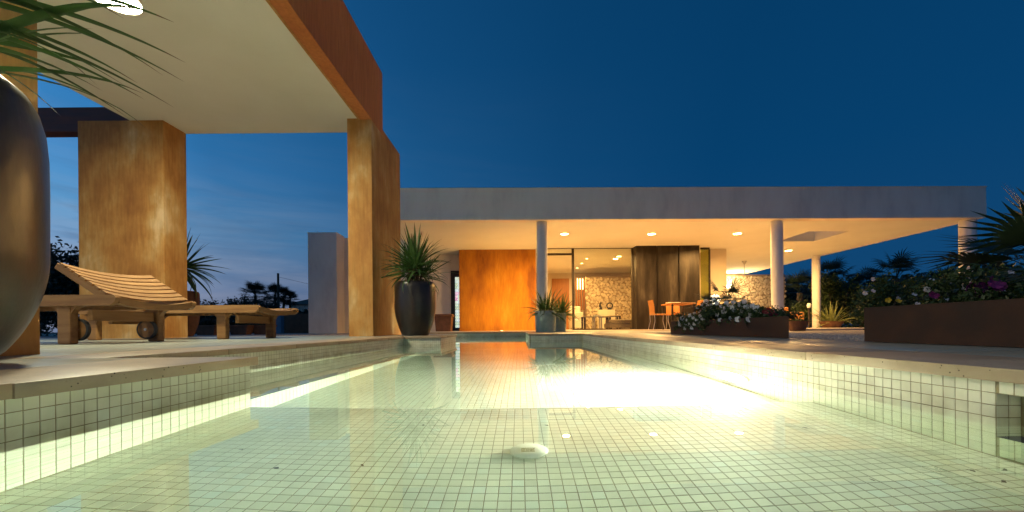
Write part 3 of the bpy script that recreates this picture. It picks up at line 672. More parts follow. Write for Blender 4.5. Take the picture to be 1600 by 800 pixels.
sw = rubble('stone_wall', U(1130, 10.1), U(1228, 10.1), 10.1, -.03, Zat(1180, 428, 10.1), None, .15, stm, 5)
sw.location = (0, HY, 0); sw.rotation_euler = (0, 0, HT)
setp(sw, 'rough rubble stone garden wall lit by a lamp beyond the veranda', 'stone wall')
# lights of the veranda
def hw(u, v, z): return house_m @ Vector((u, v, z))
house_m = Matrix.Translation((0, HY, 0)) @ Matrix.Rotation(HT, 4, 'Z')
def ceil_at(px, py):
    p = W(px, py, 1); k = (HS-CAMZ)/(p.z-CAMZ); return Vector((p.x*k, k, HS))
GV = 'round downlights in the veranda ceiling'
for px, py, lb in ((882, 365.5, 'glowing round downlight in the veranda ceiling above the glass door'), (1018, 365.5, 'glowing round downlight in the veranda ceiling above the bronze panels'),
                   (1152, 365, 'glowing round downlight in the veranda ceiling above the flower planter'), (1232, 391.5, 'glowing round downlight just right of the second column')):
    downlight(tuple(ceil_at(px, py)), .105, lb, P_DOWN, WARM, GV, 55)
for px, py in ((745, 365), ):
    pass
for px, py, r, lb, pw in ((967, 400.5, .09, 'larger downlight inside the living room', P_IN), (917, 404, .05, 'nearest of the three small downlights inside the living room', P_IN*.5),
                          (909, 411.5, .05, 'middle one of the three small downlights inside the living room', P_IN*.4), (902, 418.5, .05, 'farthest of the three small downlights inside the living room', P_IN*.4)):
    q = ceil_at(px, py); downlight(tuple(q), r, lb, pw, WARM, 'downlights inside the living room', 30)
# pendant hook
q = ceil_at(1163, 408); pn = empty('pendant_hook', 'thin metal rod hanging from the far veranda ceiling', 'ceiling hook', tuple(q))
B().lathe([(.10, 0), (.07, -.05), (.02, -.14), (0, -.14)], n=16).obj('rose', steel, pn, 40); B().tube([(0, 0, -.13), (0, 0, -.55)], .011).obj('rod', steel, pn); B().lathe([(0, -.55), (.03, -.57), (.03, -.6), (0, -.62)], n=12).obj('hook', steel, pn, 50)
# wall-wash lamp by the stone wall
q = W(1139, 447, 19.3); lm = empty('wall_lamp', 'bright warm lamp washing the left end of the rubble wall', 'lamp', tuple(q))
B().lathe([(0, -.1), (.09, -.07), (.11, 0), (.09, .07), (0, .1)], n=20).obj('globe', emit('hot_lamp', (1, .75, .4), 30), lm, 60)
B().lathe([(.02, -2.2), (.02, -.1), (0, -.1)], n=10).obj('stem', metal, lm, 50)
point('wash', (q.x+.15, q.y+.10, q.z), P_WASH, (1, .66, .30), .1)
# globe garden lamp behind the flowers
q = W(1117, 467, 6.3); gl = empty('garden_lamp', 'small glowing garden globe peeping over the white petunias', 'lamp', (q.x, q.y, -.03))
hh = q.z+.03; B().lathe([(.03, 0), (.03, .01), (.012, .02), (.012, hh-.08), (0, hh-.08)], n=12).obj('post', metal, gl, 50)
B().lathe([(0, hh-.09), (.06, hh-.065), (.085, hh), (.06, hh+.05), (0, hh+.07)], n=20).obj('globe', emit('globe_glow', (1, .82, .5), 6), gl, 60)
# ground washer in front of the orange wall, a small uplight
q = hw(-.5, 2.0, .012); ul = empty('uplight', 'small round floor light in front of the orange wall', 'floor light', tuple(q))
B().lathe([(.07, 0), (.07, .012), (.05, .014), (.05, .006), (0, .006)], n=20).obj('bezel', steel, ul, 40)
a = area('uplight_lamp', (q.x, q.y, q.z+.03), 26, (1, .60, .16), .08, (math.radians(180-50), 0, 0), 150)

# ------------------------------------------------------------------ furniture in the house
def sofa(name, px0, px1, v, d, h, mat, label, back=True):
    u0, u1 = U(px0, v), U(px1, v); r = empty(name, label, 'sofa', tuple(hw((u0+u1)/2, v, .012)), HT); w2 = (u1-u0)/2
    box('base', mat, -w2, w2, 0, d, .06, h*.45, r, .04, 3); box('seat_cushion', mat, -w2+.02, w2-.02, -.02, d*.8, h*.45+.002, h*.72, r, .05, 3)
    if back: box('backrest', mat, -w2, w2, d*.78, d, h*.46, h, r, .04, 3)
    for sx in (-1, 1):
        for sy in (.08, d-.08): box('leg', metal, sx*(w2-.1)-.02, sx*(w2-.1)+.02, sy-.02, sy+.02, 0, .062, r)
    return r
sofa('daybed', 952, 1000, 4.9, .9, .52, fabric, 'low grey daybed inside the living room behind the glass', False)
sofa('sofa', 893, 912, 6.6, .9, 1.0, noisy('white_fabric', [(.3, (.62, .56, .46)), (.7, (.7, .64, .54))], nscale=20, rough=(.9, .95), bump=.2), 'pale sofa at the left side of the living room')
def table(name, px0, px1, v, d, h, label, cat, leg=.02, mat=steel, top=whitep):
    u0, u1 = U(px0, v), U(px1, v); r = empty(name, label, cat, tuple(hw((u0+u1)/2, v, .012)), HT); w2 = (u1-u0)/2
    box('table_top', top, -w2, w2, -d/2, d/2, h-.04, h, r, .006)
    for sx in (-1, 1):
        for sy in (-1, 1): box('leg', mat, sx*(w2-.04)-leg, sx*(w2-.04)+leg, sy*(d/2-.04)-leg, sy*(d/2-.04)+leg, 0, h-.041, r)
    return r
table('side_table', 926, 940, 4.4, .4, .52, 'small steel side table just behind the glass door', 'side table')
table('console_table', 910, 952, 5.3, .6, .50, 'long low brown console table inside the living room', 'table', .03, metal, fabric)
box_ = table('low_bench', 950, 968, 6.4, .5, .55, 'dark low bench under the inner stone wall', 'bench', .03, metal, metal)
for px, nm, lb in ((941, 'pedestal', 'left cube pedestal under the tall twisted sculpture'), (953.5, 'pedestal', 'right cube pedestal under the ring sculpture')):
    u = U(px, 7.0); q = hw(u, 7.0, .012); r = B().box(-.17, .17, -.17, .17, 0, .82, .01, 2).obj(nm, cream, None, None, tuple(q)); setp(r, lb, 'pedestal', 'pedestals by the inner stone wall')
q = hw(U(938.5, 7.0), 7.0, .832)
tw = B().tube([(math.sin(i*.9)*.02, math.cos(i*.9)*.02, i*.035) for i in range(11)], [.07, .08, .06, .045, .05, .06, .05, .04, .045, .03, .012], 10).obj('sculpture', iron, None, 50, tuple(q))
setp(tw, 'dark twisted upright sculpture on the left pedestal', 'sculpture')
q = hw(U(953, 7.0), 7.0, .832); t = bmesh.new()
st = B().tube([(math.sin(a_)*.12, 0, .17-math.cos(a_)*.12) for a_ in [i*math.pi/10 for i in range(21)]], .028, 8).lathe([(.09, 0), (.09, .03), (.03, .05), (.05, .09), (0, .12)], n=14)
st = st.obj('sculpture', iron, None, 50, tuple(q)); setp(st, 'dark ring shaped sculpture on the right pedestal', 'sculpture')

def chair(px, v, rz, label):
    u = U(px, v); r = empty('dining_chair', label, 'chair', tuple(hw(u, v, .012)), rz, 'honey coloured chairs at the veranda table')
    box('seat', orangewood, -.22, .22, -.22, .22, .43, .455, r, .008)
    bk = B(); n = 6
    pts = [(-.215-.02*math.cos(k/n*3)*0-.05*(k/n)**2, .46+.40*k/n) for k in range(n+1)]
    for k in range(n):
        (x0, z0), (x1, z1) = pts[k], pts[k+1]
        t = bmesh.new(); vs = [t.verts.new(p_) for p_ in ((x0, -.21, z0), (x0, .21, z0), (x1, .21, z1), (x1, -.21, z1), (x0+.018, -.21, z0), (x0+.018, .21, z0), (x1+.018, .21, z1), (x1+.018, -.21, z1))]
        for f_ in ((0, 3, 2, 1), (4, 5, 6, 7), (0, 4, 7, 3), (1, 2, 6, 5), (0, 1, 5, 4), (3, 7, 6, 2)): t.faces.new([vs[i] for i in f_])
        bk.add(t)
    bk.obj('backrest', orangewood, r)
    for sx, sy in ((-1, -1), (-1, 1), (1, -1), (1, 1)): B().tube([(sx*.2, sy*.2, .43), (sx*.19, sy*.2, .25), (sx*.25, sy*.21, 0)], .011, 8).obj('leg', steel, r, 60)
    return r
chair(1030, 1.9, HT, 'honey wood chair seen side on at the left end of the veranda table')
chair(1088, 1.9, math.pi+HT+.3, 'honey wood chair at the right end of the table behind the flowers')
chair(1056, 2.5, -math.pi/2+HT, 'honey wood chair on the far side of the veranda table')
tb = table('dining_table', 1041, 1078, 1.9, .8, .76, 'small square table between honey wood chairs on the veranda', 'table', .022, metal, orangewood)
q = hw(U(1052, 1.75), 1.75, .775); bk = B().box(-.17, .17, -.12, .12, 0, .02, .003).obj('folded_cloth', whitep, None, None, tuple(q)); setp(bk, 'pale folded cloth lying on the veranda table', 'cloth')
# bench on the far terrace
q = W(1236, 515, 12.6); bn = empty('garden_sofa', 'amber coloured low garden sofa right of the second column', 'sofa', (q.x, q.y, .012), HT)
box('seat', fabric_o, -.6, .32, 0, .7, .10, .38, bn, .04, 3); box('backrest', fabric_o, -.6, .32, .55, .75, .382, .70, bn, .04, 3); box('armrest', fabric_o, .325, .42, -.02, .75, .10, .52, bn, .03, 2)
for sx in (-.5, .3):
    for sy in (.08, .6): box('leg', metal, sx-.02, sx+.02, sy-.02, sy+.02, 0, .102, bn)

# ------------------------------------------------------------------ pots and plants
leafs = []
def make_leafmesh(L, wd, droop, curl, mat, n=9, tipbrown=True):
    v = []; f = []; ang = 0; x = z = 0; seg = L/n
    for i in range(n+1):
        s = i/n; wv_ = wd*(.55+.45*min(1, s*5))*(1-s**2.2)**.8*.5+.0004
        nx, nz = -math.sin(-ang), math.cos(ang)
        dv = wv_*.35
        for kk, (yy, dd) in enumerate(((-wv_, dv), (0, 0), (wv_, dv))):
            v.append((x+nx*dd*0+math.sin(ang)*dd, yy+curl*s*s*L, z+math.cos(ang)*dd))
        x += seg*math.cos(ang); z -= seg*math.sin(ang); ang += droop/n*(.3+1.4*s)
    for i in range(n):
        a = i*3
        f += [(a, a+1, a+4, a+3), (a+1, a+2, a+5, a+4)]
    me = mesh('leaf', v, f, mat, True)
    if tipbrown:
        me.materials.append(yleaf_brown)
        for p_ in me.polygons:
            if p_.index >= 2*(n-1): p_.material_index = 1
    return me
def leafset(L, wd, mat=yleaf, tip=True):
    return [make_leafmesh(L*random.uniform(.85, 1.1), wd*random.uniform(.85, 1.15), d, random.uniform(-.08, .08), mat, tipbrown=tip) for d in (.1, .3, .5, .75, 1.1, 1.5)]
def head(parent, c, n, lset, up=1.2, low=-.5, r=.02, az=None, scl=(.7, 1.1), asobj=True, stuffname=None):
    acc = None if asobj else B()
    for i in range(n):
        s = (i+.5)/n
        el = up+(low-up)*s**.9+random.gauss(0, .12); a = i*2.39996+random.gauss(0, .15)
        if az is not None: a = az[0]+(az[1]-az[0])*random.random()
        me = lset[min(5, max(0, int(s*5.2+random.gauss(0, .8))))]
        M_ = Matrix.Translation(Vector(c)+Vector((math.cos(a)*r, math.sin(a)*r, -.10*s*(1 if lset[0].vertices[-1].co.x > .3 else .4)))) @ Matrix.Rotation(a, 4, 'Z') @ Matrix.Rotation(-el, 4, 'Y') @ Matrix.Rotation(random.gauss(0, .35), 4, 'X') @ Matrix.Scale(random.uniform(*scl), 4)
        if asobj:
            o = link('leaf', me, parent); o.matrix_local = M_
        else:
            t = bmesh.new(); t.from_mesh(me); acc.add(t, M_)
    if not asobj:
        o = acc.obj(stuffname or 'foliage', lset[0].materials[0], parent); 
        o.data.polygons.foreach_set('use_smooth', [True]*len(o.data.polygons)); return o
def pot_profile(r0, r1, h, lip=.02, belly=.55):
    pr = [(0, 0)]
    for i in range(13):
        s = i/12; z = h*belly*s; r = r0+(r1-r0)*math.sin(s*math.pi/2)**.85; pr.append((r, z))
    pr += [(r1*1.0, h*.9), (r1*.985, h*.955), (r1*.955, h*.985), (r1*.91, h), (r1*.86, h*.985), (r1*.82, h*.93), (r1*.80, h*.90)]
    return pr
# big pot at the left edge with arching leaves
PC = (-1.62, .976)
bp_ = empty('planter_pot', 'huge dark glazed ceramic pot at the left edge of the photo', 'pot', (PC[0], PC[1], 0))
pr = [(0, 0), (.17, 0), (.195, .012)]
for i in range(1, 15):
    s = i/14; pr.append((.195+.107*math.sin(s*math.pi/2)**.72, .012+.30*s))
pr += [(.303, .50), (.302, .60), (.297, .67), (.285, .725), (.268, .762), (.245, .783), (.22, .785), (.205, .765), (.20, .70)]
B().lathe(pr, n=96).obj('pot_body', glaze, bp_, 60); B().lathe([(0, .712), (.201, .705)], n=32).obj('soil', soil, bp_)
yp = empty('yucca', 'large yucca with long arching leaves in the huge dark pot', 'plant', (PC[0], PC[1], .705))
B().tube([(0, 0, 0), (.02, -.02, .12), (.03, -.03, .2)], [.05, .04, .045], 12).obj('trunk', barkm, yp, 60)
B().tube([(.08, .05, 0), (.12, .05, .08), (.14, .04, .14)], [.035, .03, .03], 12).obj('trunk', barkm, yp, 60)
ls = leafset(.50, .034)
head(yp, (.03, -.03, .22), 30, ls, 1.35, .25, .03, scl=(.75, 1.05))
head(yp, (.14, .04, .16), 30, ls, 1.3, .1, .03, scl=(.55, .9))
# leaves arching towards the pool, as seen against the ceiling
for (dx, dy, dz), (ex, ey), Yt, s in (((.1, 0, .22), (290, 98), 1.25, 1), ((.1, 0, .2), (288, 128), 1.2, 1), ((.1, 0, .16), (272, 168), 1.2, 1), ((.1, 0, .10), (200, 184), 1.15, 1), ((.1, .0, .24), (272, 35), 1.25, 1),
                                      ((.1, 0, .14), (225, 155), 1.25, 1), ((.1, 0, .06), (95, 182), 1.1, 1), ((.05, 0, .2), (197, 135), 1.1, 1), ((.1, 0, .08), (160, 142), 1.05, 1), ((.06, 0, .18), (215, 130), 1.3, 1), ((.1, 0, .2), (255, 118), 1.15, 1)):
    P0 = Vector((PC[0]+dx+random.uniform(-.03, .03), PC[1]+dy+random.uniform(-.03, .03), .74+dz)); P2 = W(ex, ey, Yt)
    Pm = (P0+P2)/2+Vector((-.01, 0, .085+random.uniform(-.02, .03)))
    n = 12; v = []; f = []
    for i in range(n+1):
        s_ = i/n; p_ = P0*(1-s_)**2+Pm*2*s_*(1-s_)+P2*s_*s_; tn = ((Pm-P0)*(1-s_)+(P2-Pm)*s_).normalized()
        sd = tn.cross(Vector((0, 0, 1))).normalized(); up_ = sd.cross(tn); wv_ = .0165*(.6+.4*min(1, 4*s_))*(1-s_**2.4)**.85+.0004
        for kk, dd in ((-1, .3), (0, 0), (1, .3)): v.append(p_+sd*wv_*kk+up_*wv_*dd-Vector((PC[0], PC[1], .705)))
    for i in range(n): a = i*3; f += [(a, a+1, a+4, a+3), (a+1, a+2, a+5, a+4)]
    me = mesh('leaf', v, f, yleaf, True); me.materials.append(yleaf_brown)
    for p_ in me.polygons:
        if p_.index >= 2*(n-1): p_.material_index = 1
    link('leaf', me, yp)

# dark pot with yucca at the pool corner
q = W(650, 524, 5.5); PQ = (q.x, 5.48)
def dark_pot(x, y, R, h, nm, label, mat=glaze):
    r = empty(nm, label, 'pot', (x, y, 0)); B().lathe(pot_profile(R*.62, R, h), n=48).obj('pot_body', mat, r, 60); B().lathe([(0, h*.91), (R*.81, h*.905)], n=24).obj('soil', soil, r); return r
dark_pot(PQ[0], PQ[1], .275, .73, 'planter_pot', 'tall black glazed pot at the pool corner beside the ochre pillar')
y2 = empty('yucca', 'spiky green yucca in the tall black pot by the ochre pillar', 'plant', (PQ[0], PQ[1], .665))
for k in range(5):
    a = k*1.3; B().tube([(.05*math.cos(a), .05*math.sin(a), 0), (.07*math.cos(a), .07*math.sin(a), .12), (.11*math.cos(a), .11*math.sin(a), .2+.03*k)], [.018, .014, .016], 8).obj('stem', barkm, y2, 60)
ls2 = leafset(.54, .034)
head(y2, (.0, 0, .34), 80, ls2, 1.45, .1, .03, scl=(.75, 1.1)); 
for k in range(4):
    a = k*1.57+.4; head(y2, (.12*math.cos(a), .12*math.sin(a), .20+.03*k), 44, ls2, 1.0, -.45, .02, scl=(.6, .95))
# yucca pot behind the left pillar
q = W(284, 520, 6.6); dark_pot(q.x, 6.6, .24, .75, 'planter_pot', 'brown pot mostly hidden behind the broad ochre pillar', terra)
y3 = empty('yucca', 'yucca fanning out from behind the broad ochre pillar', 'plant', (q.x, 6.6, .68))
B().tube([(0, 0, 0), (.02, 0, .3), (0, 0, .45)], [.04, .035, .04], 10).obj('stem', barkm, y3, 60)
ls3 = leafset(.66, .058); head(y3, (0, 0, .52), 80, ls3, 1.4, -.9, .03, scl=(.7, 1.05))
# pale teal pots
for (px, Y_, R, h, lb, pl_) in ((852.5, 8.6, .232, .455, 'pale teal glazed pot in front of the column, the larger one', 'bushy spiky plant in the larger teal pot'),
                                (876, 9.15, .135, .43, 'narrow pale teal pot half hidden beside the larger one', 'thin leaved plant in the narrow teal pot')):
    q = W(px, 517, Y_); r = empty('planter_pot', lb, 'pot', (q.x, Y_, 0), 0)
    B().lathe([(0, 0), (R*.9, 0), (R*.93, .01), (R, h*.9), (R*1.0, h*.985), (R*.97, h), (R*.92, h*.985), (R*.9, h*.9)], n=40).obj('pot_body', teal_pot, r, 50); B().lathe([(0, h*.91), (R*.91, h*.91)], n=24).obj('soil', soil, r)
    y_ = empty('spiky_plant', pl_, 'plant', (q.x, Y_, h*.91)); l4 = leafset(.50, .034)
    head(y_, (0, 0, .10), 70, l4, 1.4, -.15, R*.4, scl=(.7, 1.05)); head(y_, (-R*.4, 0, .06), 34, l4, 1.2, -.2, .03, scl=(.6, .9)); head(y_, (R*.4, 0, .06), 34, l4, 1.2, -.2, .03, scl=(.6, .9))
# brown square pot near the glass blocks
q = W(694, 517, 12.3); r = B().prism([(-.26, -.2), (.26, -.2), (.26, .2), (-.26, .2)], 0, .5)
for v in r.bm.verts:
    if v.co.z < .1: v.co.x *= .86; v.co.y *= .86
r.box(-.29, .29, -.23, .23, .455, .53, .01); o = r.obj('planter_box', terra, None, None, (q.x, q.y, .012)); setp(o, 'brown flared pot in front of the glass block window', 'pot')
# ------------------------------------------------------------------ foliage masses
def blob_leaves(clumps, n, ls_, mat, name, parent, kind=None, flat=.5, seed=1):
    """small leaf quads spread through ellipsoid clumps (numpy)"""
    r = np.random.default_rng(seed); P = []
    vol = np.array([c[3]*c[4]*c[5] for c in clumps])**.8; vol /= vol.sum()
    for c, k in zip(clumps, (vol*n).astype(int)+1):
        d = r.normal(size=(k, 3)); d /= np.linalg.norm(d, axis=1)[:, None]; rad = r.random(k)**.42
        wob = 1+.22*np.sin(d[:, 0]*5+seed)+.2*np.sin(d[:, 1]*7+d[:, 2]*4)
        P.append(np.array(c[:3])+d*rad[:, None]*wob[:, None]*np.array(c[3:6]))
    P = np.concatenate(P); n = len(P); a = r.normal(size=(n, 3)); a /= np.linalg.norm(a, axis=1)[:, None]
    b = np.cross(a, r.normal(size=(n, 3))); b /= np.linalg.norm(b, axis=1)[:, None]; s = ls_*r.uniform(.6, 1.3, (n, 1))
    nn = np.cross(a, b)
    V = np.stack([P-a*s, P+b*s*flat-nn*s*.12, P+a*s, P-b*s*flat-nn*s*.12], 1).reshape(-1, 3)
    me = bpy.data.meshes.new(name); me.vertices.add(n*4); me.vertices.foreach_set('co', V.reshape(-1).astype(np.float32)); me.loops.add(n*4)
    me.loops.foreach_set('vertex_index', np.arange(n*4, dtype=np.int32)); me.polygons.add(n); me.polygons.foreach_set('loop_start', np.arange(0, n*4, 4, dtype=np.int32)); me.update(); me.polygons.foreach_set('use_smooth', [False]*n)
    me.materials.append(mat); o = link(name, me, parent)
    if kind: o['kind'] = kind
    return o
def bush(px, py_top, Y, wpx, label, mat=darkleaf, n=2600, leaf=None, group=None, seed=1, name='bush', zb=-.03, cat='bush'):
    top = W(px, py_top, Y); R = wpx/2*Y/F; H = top.z-zb; r = empty(name, label, cat, (top.x, Y, zb), 0, group); rr = random.Random(seed)
    cl = []
    for k in range(9):
        a = rr.uniform(0, 6.28); d = rr.uniform(.1, .75)*R; cz = H*rr.uniform(.35, .82); sz = rr.uniform(.28, .45)
        cl.append((d*math.cos(a), d*math.sin(a)*.7, cz, R*sz, R*sz*.8, min(H*.3, H-cz)*1.0+.02))
    cl.append((0, 0, H*.4, R*.8, R*.6, H*.4))
    blob_leaves(cl, n, leaf or R*.07, mat, 'foliage', r, None, .5, seed)
    st = B()
    for k in range(4): a = k*1.6; st.tube([(0, 0, 0), (R*.2*math.cos(a), R*.2*math.sin(a), H*.3), (R*.45*math.cos(a), R*.45*math.sin(a), H*.65)], [R*.05, R*.035, R*.012], 6)
    st.obj('stem', barkm, r)
    return r
def fan_palm(x, y, z, H, R, label, mat=palmleaf, nf=22, seed=1, trunk=.12, group=None, name='palm_tree', cat='palm', zc=0, droop=.5):
    rr = random.Random(seed); r = empty(name, label, cat, (x, y, z), 0, group)
    if H > .3: B().tube([(0, 0, 0), (.02, 0, H*.5), (0, 0, H)], [trunk*1.25, trunk, trunk*.9], 10).obj('trunk', barkm, r, 60)
    fr_ = B()
    for k in range(nf):
        a = k*2.4+rr.gauss(0, .2); el = 1.4-2.3*(k+.5)/nf+rr.gauss(0, .1)
        d = Vector((math.cos(a)*math.cos(el), math.sin(a)*math.cos(el), math.sin(el))); side = d.cross(Vector((0, 0, 1))).normalized(); up_ = side.cross(d)
        st = Vector((0, 0, H)); c = st+d*R*rr.uniform(.4, .55); t = bmesh.new()
        m_ = 17
        for j in range(m_):
            b_ = (j/(m_-1)-.5)*3.5; dd = d*math.cos(b_)+side*math.sin(b_); L = R*.55*(1-.25*abs(b_)/1.7)*rr.uniform(.85, 1.1)
            p1 = c+dd*L*.5+up_*.03*R; p2 = c+dd*L+Vector((0, 0, -droop*R*.22)); wv_ = dd.cross(up_).normalized()*R*(.022 if R < .6 and nf > 18 else .016)
            vs = [t.verts.new(q_) for q_ in (c-wv_*.5, c+wv_*.5, p1+wv_, p1-wv_, p2)]
            t.faces.new([vs[0], vs[1], vs[2], vs[3]]); t.faces.new([vs[3], vs[2], vs[4]])
        w3 = side*R*.012; vs = [t.verts.new(q_) for q_ in (st-w3, st+w3, c+w3, c-w3)]; t.faces.new(vs)
        fr_.add(t)
    fr_.obj('crown', mat, r)
    return r

# ------------------------------------------------------------------ corten planters with flowers
pa = B().prism([(1.845, 2.72), (2.25, 3.44), (2.25, 4.85), (1.845, 4.85)], 0, .155)
o = empty('planter_box', 'long low rusty steel planter full of white petunias', 'planter', (0, 0, 0))
def planter(parent, poly, h, th=.012):
    n = len(poly); c = Vector((sum(p_[0] for p_ in poly)/n, sum(p_[1] for p_ in poly)/n)); t = bmesh.new()
    ins = [tuple(c+(Vector(p_)-c)*(1-.05)) for p_ in poly]
    a = [t.verts.new((x, y, .002)) for x, y in poly]; b_ = [t.verts.new((x, y, h)) for x, y in poly]; d = [t.verts.new((x, y, h)) for x, y in ins]; e_ = [t.verts.new((x, y, h-.04)) for x, y in ins]
    t.faces.new(a[::-1])
    for k in range(n):
        q_ = (k+1) % n; t.faces.new([a[k], a[q_], b_[q_], b_[k]]); t.faces.new([b_[k], b_[q_], d[q_], d[k]]); t.faces.new([d[k], d[q_], e_[q_], e_[k]])
    bmesh.ops.recalc_face_normals(t, faces=t.faces); s = B(); s.add(t); s.obj('box_body', corten, parent)
    link('soil', mesh('soil', [(x, y, h-.035) for x, y in ins], [tuple(range(n))], soil), parent)
pa.bm.free(); planter(o, [(1.845, 2.72), (2.25, 3.44), (2.25, 4.85), (1.845, 4.85)], .155)
o2 = empty('planter_box', 'tall rusty steel planter at the right edge beside the pool deck', 'planter', (0, 0, 0))
planter(o2, [(1.815, .75), (2.5, .75), (2.5, 2.09), (1.815, 2.09)], .18)
def flower_mesh(R, mat, petals=5):
    v = [(0, 0, -.25*R)]; f = []; n = petals*6
    for k in range(n):
        a = 2*math.pi*k/n; c = abs(math.cos(a*petals/2)); v.append((.35*R*math.cos(a), .35*R*math.sin(a), .0)); 
    for k in range(n):
        a = 2*math.pi*k/n; rr = R*(.82+.22*abs(math.cos(a*petals/2))**.5); v.append((rr*math.cos(a), rr*math.sin(a), .12*R*math.cos(a*petals)+.08*R))
    for k in range(n):
        q_ = (k+1) % n; f.append((0, 1+k, 1+q_)); f.append((1+k, 1+n+k, 1+n+q_, 1+q_))
    me = mesh('flower', v, f, mat, True); return me
fl_w = [flower_mesh(.022*s, petal_w) for s in (.85, 1, 1.15)]; fl_p = [flower_mesh(.023*s, petal_p) for s in (.9, 1.1)]; fl_r = [flower_mesh(.016, petal_r)]; fl_y = [flower_mesh(.013, petal_y)]; fl_ws = [flower_mesh(.016, petal_w)]
def put_flowers(parent, pts, mes, face=(-.6, -1, .45)):
    pw = parent.location
    for p_ in pts:
        o = link('flower', random.choice(mes), parent); d = (Vector(face)+Vector((random.gauss(0, .35), random.gauss(0, .3), random.gauss(0, .35)))).normalized()
        o.rotation_mode = 'QUATERNION'; o.rotation_quaternion = d.to_track_quat('Z', 'Y'); o.location = Vector(p_)-pw
# petunia bed: px positions of the white flowers
pet = empty('petunias', 'mounded white petunias spilling over the long rusty planter', 'flowers', (2.0, 3.9, .12))
cl = []
for k in range(26):
    y = random.uniform(3.05, 4.75); x = 1.93+random.uniform(-.09, .22); hgt = .10*math.sin(min(1, (y-2.9)/.9)*math.pi/2)*(1 if y < 4.5 else .7)
    cl.append((x-2.0, y-3.9, .03+hgt*random.uniform(.3, 1.0), .09, .13, .045))
for k in range(8): cl.append((1.85-2.0, random.uniform(3.7, 4.8)-3.9, random.uniform(-.06, .02), .05, .08, .05))
blob_leaves(cl, 5200, .013, bushleaf, 'foliage', pet, None, .55, 4)
pts = []
for (px, py) in ((1063, 507), (1071, 513), (1078, 507), (1074, 500), (1083, 497), (1085, 491), (1095, 494), (1093, 505), (1104, 491), (1106, 478), (1094, 487), (1112, 483), (1127, 479), (1120, 474), (1131, 487), (1141, 498), (1153, 499), (1135, 473),
                 (1152, 483), (1166, 480), (1158, 490), (1174, 491), (1171, 484), (1180, 484), (1186, 489), (1115, 468), (1139, 477), (1121, 492), (1086, 506), (1068, 501), (1098, 499), (1108, 487), (1146, 472), (1163, 471), (1170, 499), (1147, 486), (1078, 493), (1103, 471), (1192, 491), (1125, 500), (1176, 478), (1066, 497), (1089, 500), (1072, 506), (1168, 487), (1133, 481), (1112, 476), (1157, 476), (1145, 480), (1100, 482), (1062, 502), (1082, 512), (1183, 480), (1116, 489), (1097, 476), (1161, 486), (1090, 481)):
    # depth so that it lies over the front lip or inside, by px
    Y_ = 1.84*F/(px-CX)*(1.0 if py > 492 else 1.05) if py > 492 else 1.93*F/(px-CX)
    Y_ = min(Y_, 4.75); pts.append(W(px, py, Y_))
blob_leaves([(p_.x-2.0+.02, p_.y-3.9+.03, p_.z-.12-.018, .05, .07, .032) for p_ in pts], 6500, .012, bushleaf, 'foliage', pet, None, .55, 14)
put_flowers(pet, pts, fl_w)
red = empty('geranium', 'small dark red flowers at the near end of the petunia planter', 'flowers', (1.93, 2.98, .12))
blob_leaves([(0, 0, .02, .05, .10, .035)], 260, .012, bushleaf, 'foliage', red, None, .6, 9)
put_flowers(red, [W(x, y, 3.0) for x, y in ((1198, 488), (1203, 491), (1207, 487), (1212, 492), (1200, 484), (1209, 494), (1194, 487))], fl_r)
# spiky dwarf palm in the petunia planter
fan_palm(2.15, 4.15, .12, .17, .40, 'dwarf fan palm rising behind the white petunias', nf=14, seed=5, trunk=.03, name='dwarf_palm', cat='palm', droop=.1)
# right planter: leafy plants with purple flowers
rp = empty('flowering_shrub', 'leafy shrubs with purple blooms filling the tall right planter', 'shrub', (2.1, 1.6, .17))
cl = []
for k in range(30):
    y = random.uniform(.95, 2.02); cl.append((random.uniform(-.20, .3), y-1.6, random.uniform(.0, .07+.07*(1 if y < 1.7 else .5)), .08, .10, .045))
blob_leaves(cl, 8000, .012, bushleaf, 'foliage', rp, None, .55, 12)
put_flowers(rp, [W(x, y, Y_) for x, y, Y_ in ((1459, 461, 1.85), (1512, 448, 1.75), (1533, 449, 1.72), (1537, 459, 1.7), (1557, 444, 1.62), (1562, 448, 1.62), (1553, 438, 1.66))], fl_p)
put_flowers(rp, [W(x, y, Y_) for x, y, Y_ in ((1505, 449, 1.8), (1449, 452, 1.9))], fl_ws); put_flowers(rp, [W(1404, 470, 2.0), W(1388, 469, 2.05)], fl_y)
fan_palm(2.40, 1.78, .16, .13, .52, 'dark fan palm rising from the tall right planter', nf=22, seed=8, trunk=.05, name='fan_palm', droop=.15, mat=palmleaf)
fan_palm(3.1, 2.2, -.03, .40, .55, 'dark fan palm behind the tall planter at the right edge', nf=20, seed=21, trunk=.06, name='fan_palm', droop=.15)
# rose shrubs behind it
for i, (px, py, Y_, w_, lb, mt) in enumerate(((1450, 432, 4.2, 90, 'rose shrub with pale flowers behind the right planter', bushleaf), (1380, 428, 4.6, 100, 'leafy rose shrub left of the tall right planter', bushleaf), (1520, 425, 4.0, 100, 'tall leafy shrub in front of the corner column', bushleaf), (1590, 415, 3.6, 110, 'leafy shrub at the right edge of the photo', bushleaf))):
    b_ = bush(px, py, Y_, w_, lb, mt, 4200, .022, None, 30+i, 'rose_shrub')
    pts = []
    for k in range(5): pts.append(W(px+random.uniform(-38, 38), py+random.uniform(4, 50), Y_-.28))
    b_loc = b_.location
    for p_ in pts:
        o = link('flower', fl_ws[0], b_); o.location = p_-b_loc; o.scale = (1.5,)*3; o.rotation_euler = (1.0+random.gauss(0, .3), random.gauss(0, .4), 0)
